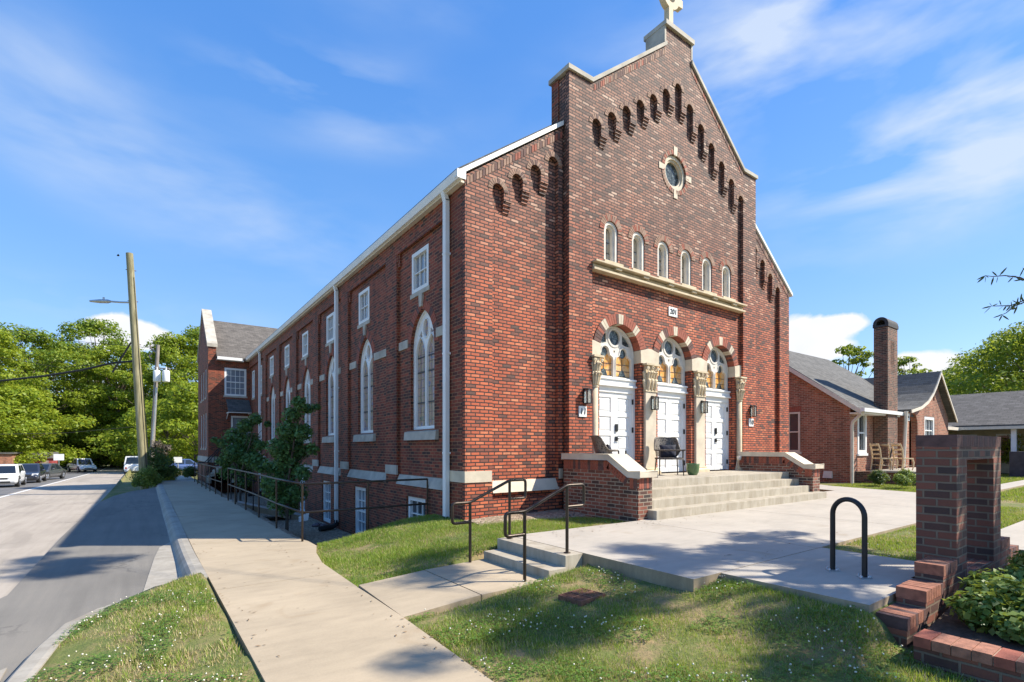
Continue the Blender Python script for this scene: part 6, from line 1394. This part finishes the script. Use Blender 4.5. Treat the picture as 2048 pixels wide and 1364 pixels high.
# pale wooden chairs
wc = thing('wooden_chair', 'pale wooden ladder back chair nearest the cottage window', 'chair', (0, 0, 0), 0, 'pale wooden chairs on the patio')
mb = MB(); mb.box(-.24, .24, -.23, .21, .43, .475); mb.build('seat', M['wood_pale'], wc, False, .01)
for x in (-.21, .21):
    mb = MB(); mb.tube([(x, -.2, 0), (x * 1.1, -.22, .12), (x * 1.02, -.25, .3), (x, -.2, .43)], [.02, .022, .03, .03], 8); mb.build('leg', M['wood_pale'], wc, False)
    mb = MB(); mb.tube([(x, .26, 0), (x, .19, .45), (x, .23, .8), (x * .96, .31, 1.04)], [.022, .027, .027, .022], 8); mb.build('leg', M['wood_pale'], wc, False)
for z, y, h in ((.60, .205, .05), (.78, .225, .055), (.97, .285, .08)):
    mb = MB(); mb.tube([(-.2, y, z), (-.1, y + .015, z + .02), (.1, y + .015, z + .02), (.2, y, z)], [h * .5, h * .7, h * .7, h * .5], 6); mb.build('back_slat', M['wood_pale'], wc, False)
mb = MB(); mb.tube([(-.21, -.2, .17), (-.21, .22, .2)], .013, 6); mb.tube([(.21, -.2, .17), (.21, .22, .2)], .013, 6); mb.tube([(-.21, 0, .185), (.21, 0, .185)], .013, 6); mb.build('stretcher', M['wood_pale'], wc, False)
CG = 'pale wooden chairs on the patio'
def cpos(px, d): x, y, _ = atpx(px, 900, d); return (x, y, .452)
wc.location = cpos(1762, 20.2); wc.rotation_euler = (0, 0, math.radians(60)); wc.scale = (1, 1, 1)
dup(wc, cpos(1776, 21.2), math.radians(75), 'pale wooden ladder back chair in the middle, partly hidden by the nearest one', CG); dup(wc, cpos(1806, 20.0), math.radians(60), 'pale wooden ladder back chair farthest right, before the downspout', CG)
mb = MB(); c = cpos(1781, 20.8); mb.tube([c, (c[0], c[1], 1.0), (c[0] + .1, c[1], 1.3)], .02, 5); mb.tube([(c[0], c[1], 1.0), (c[0] - .1, c[1] - .1, 1.25)], .015, 5); tag(mb.build('garden_stake', M['black']), 'thin dark ornamental stake between the pale chairs', 'stake')
pxplant('bush', 'dark rounded bush in front of the brick patio, left of two', 'bush', (*cpos(1756, 18.4)[:2], -.1), [(p, q, r, 18.2) for p, q, r in [(1757, 950, 14), (1748, 955, 11), (1766, 955, 12), (1757, 960, 12)]], M['leaf_shrub'], 2600, .06, 61, 'bushes before the brick patio', False, .25)
pxplant('bush', 'lighter green rounded bush in front of the brick patio, right of two', 'bush', (*cpos(1810, 17.2)[:2], -.1), [(p, q, r, 17) for p, q, r in [(1810, 950, 16), (1798, 957, 12), (1822, 957, 14), (1810, 962, 13)]], M['leaf_broad'], 2800, .06, 62, 'bushes before the brick patio', False, .25)
# house with long grey roof
h2 = thing('porch_house', 'long low house with grey shingle roof and open porch at the right edge', 'house', (37, 4, -.1))
mb = MB(); mb.hexa([(36, -6, 2.42), (36, 9.9, 2.42), (40.2, 9.9, 4.45), (40.2, -6, 4.45)], [(36, -6, 2.54), (36, 9.9, 2.54), (40.2, 9.9, 4.57), (40.2, -6, 4.57)]); mb.hexa([(44.4, -6, 2.42), (44.4, 9.9, 2.42), (40.2, 9.9, 4.45), (40.2, -6, 4.45)], [(44.4, -6, 2.54), (44.4, 9.9, 2.54), (40.2, 9.9, 4.57), (40.2, -6, 4.57)])
mb.hexa([(33.4, 8.2, 2.35), (36.4, 8.2, 2.35), (36.4, 10.6, 3.2), (33.4, 10.6, 3.2)], [(33.4, 8.2, 2.45), (36.4, 8.2, 2.45), (36.4, 10.6, 3.3), (33.4, 10.6, 3.3)]); mb.build('roof', M['shingle2'], h2)
mb = MB(); mb.box(35.94, 36.06, -6, 8.1, 2.3, 2.45); mb.box(33.3, 36.4, 8.1, 8.2, 2.28, 2.44); mb.build('fascia', M['trim'], h2)
mb = MB(); mb.box(38.6, 44, -5.6, 9.6, -.4, 2.4); mb.box(34.6, 38.6, 9.2, 11, -.4, 2.6); mb.build('wall', plain('tan_siding', (.42, .36, .24), .7), h2)
for y in (5.9, 2.2, -1.5): mb = MB(); mb.box(36.2, 36.4, y, y + .2, -.2, 2.3); mb.build('porch_post', M['white'], h2)
for y in (8.4, 6.6, 5.0): mb = MB(); mb.box(38.55, 38.6, y - .5, y + .5, .8, 2.1); mb.build('window', M['white'], h2); g = MB(); g.box(38.53, 38.55, y - .4, y + .4, .9, 2.0); g.build('pane', M['glass'], h2)
mb = MB(); x, y, z = atpx(2040, 950, 24); mb.box(x - .1, x + 2.6, y - 1.4, y + .35, -.2, 1.15); tag(mb.build('porch_wall', plain('dark_brick', (.05, .045, .055), .8, var=.3)), 'dark brick porch wall at the right edge beyond the lawn', 'wall')
pxplant('bush', 'sunlit yellow green bush behind the dark porch wall', 'bush', (*atpx(2025, 950, 28)[:2], -.1), [(p, q, r, 28) for p, q, r in [(2015, 890, 18), (2035, 880, 20), (2050, 890, 18), (2012, 915, 14), (2030, 905, 18)]], M['leaf_yel'], 3000, .1, 63, None, False)
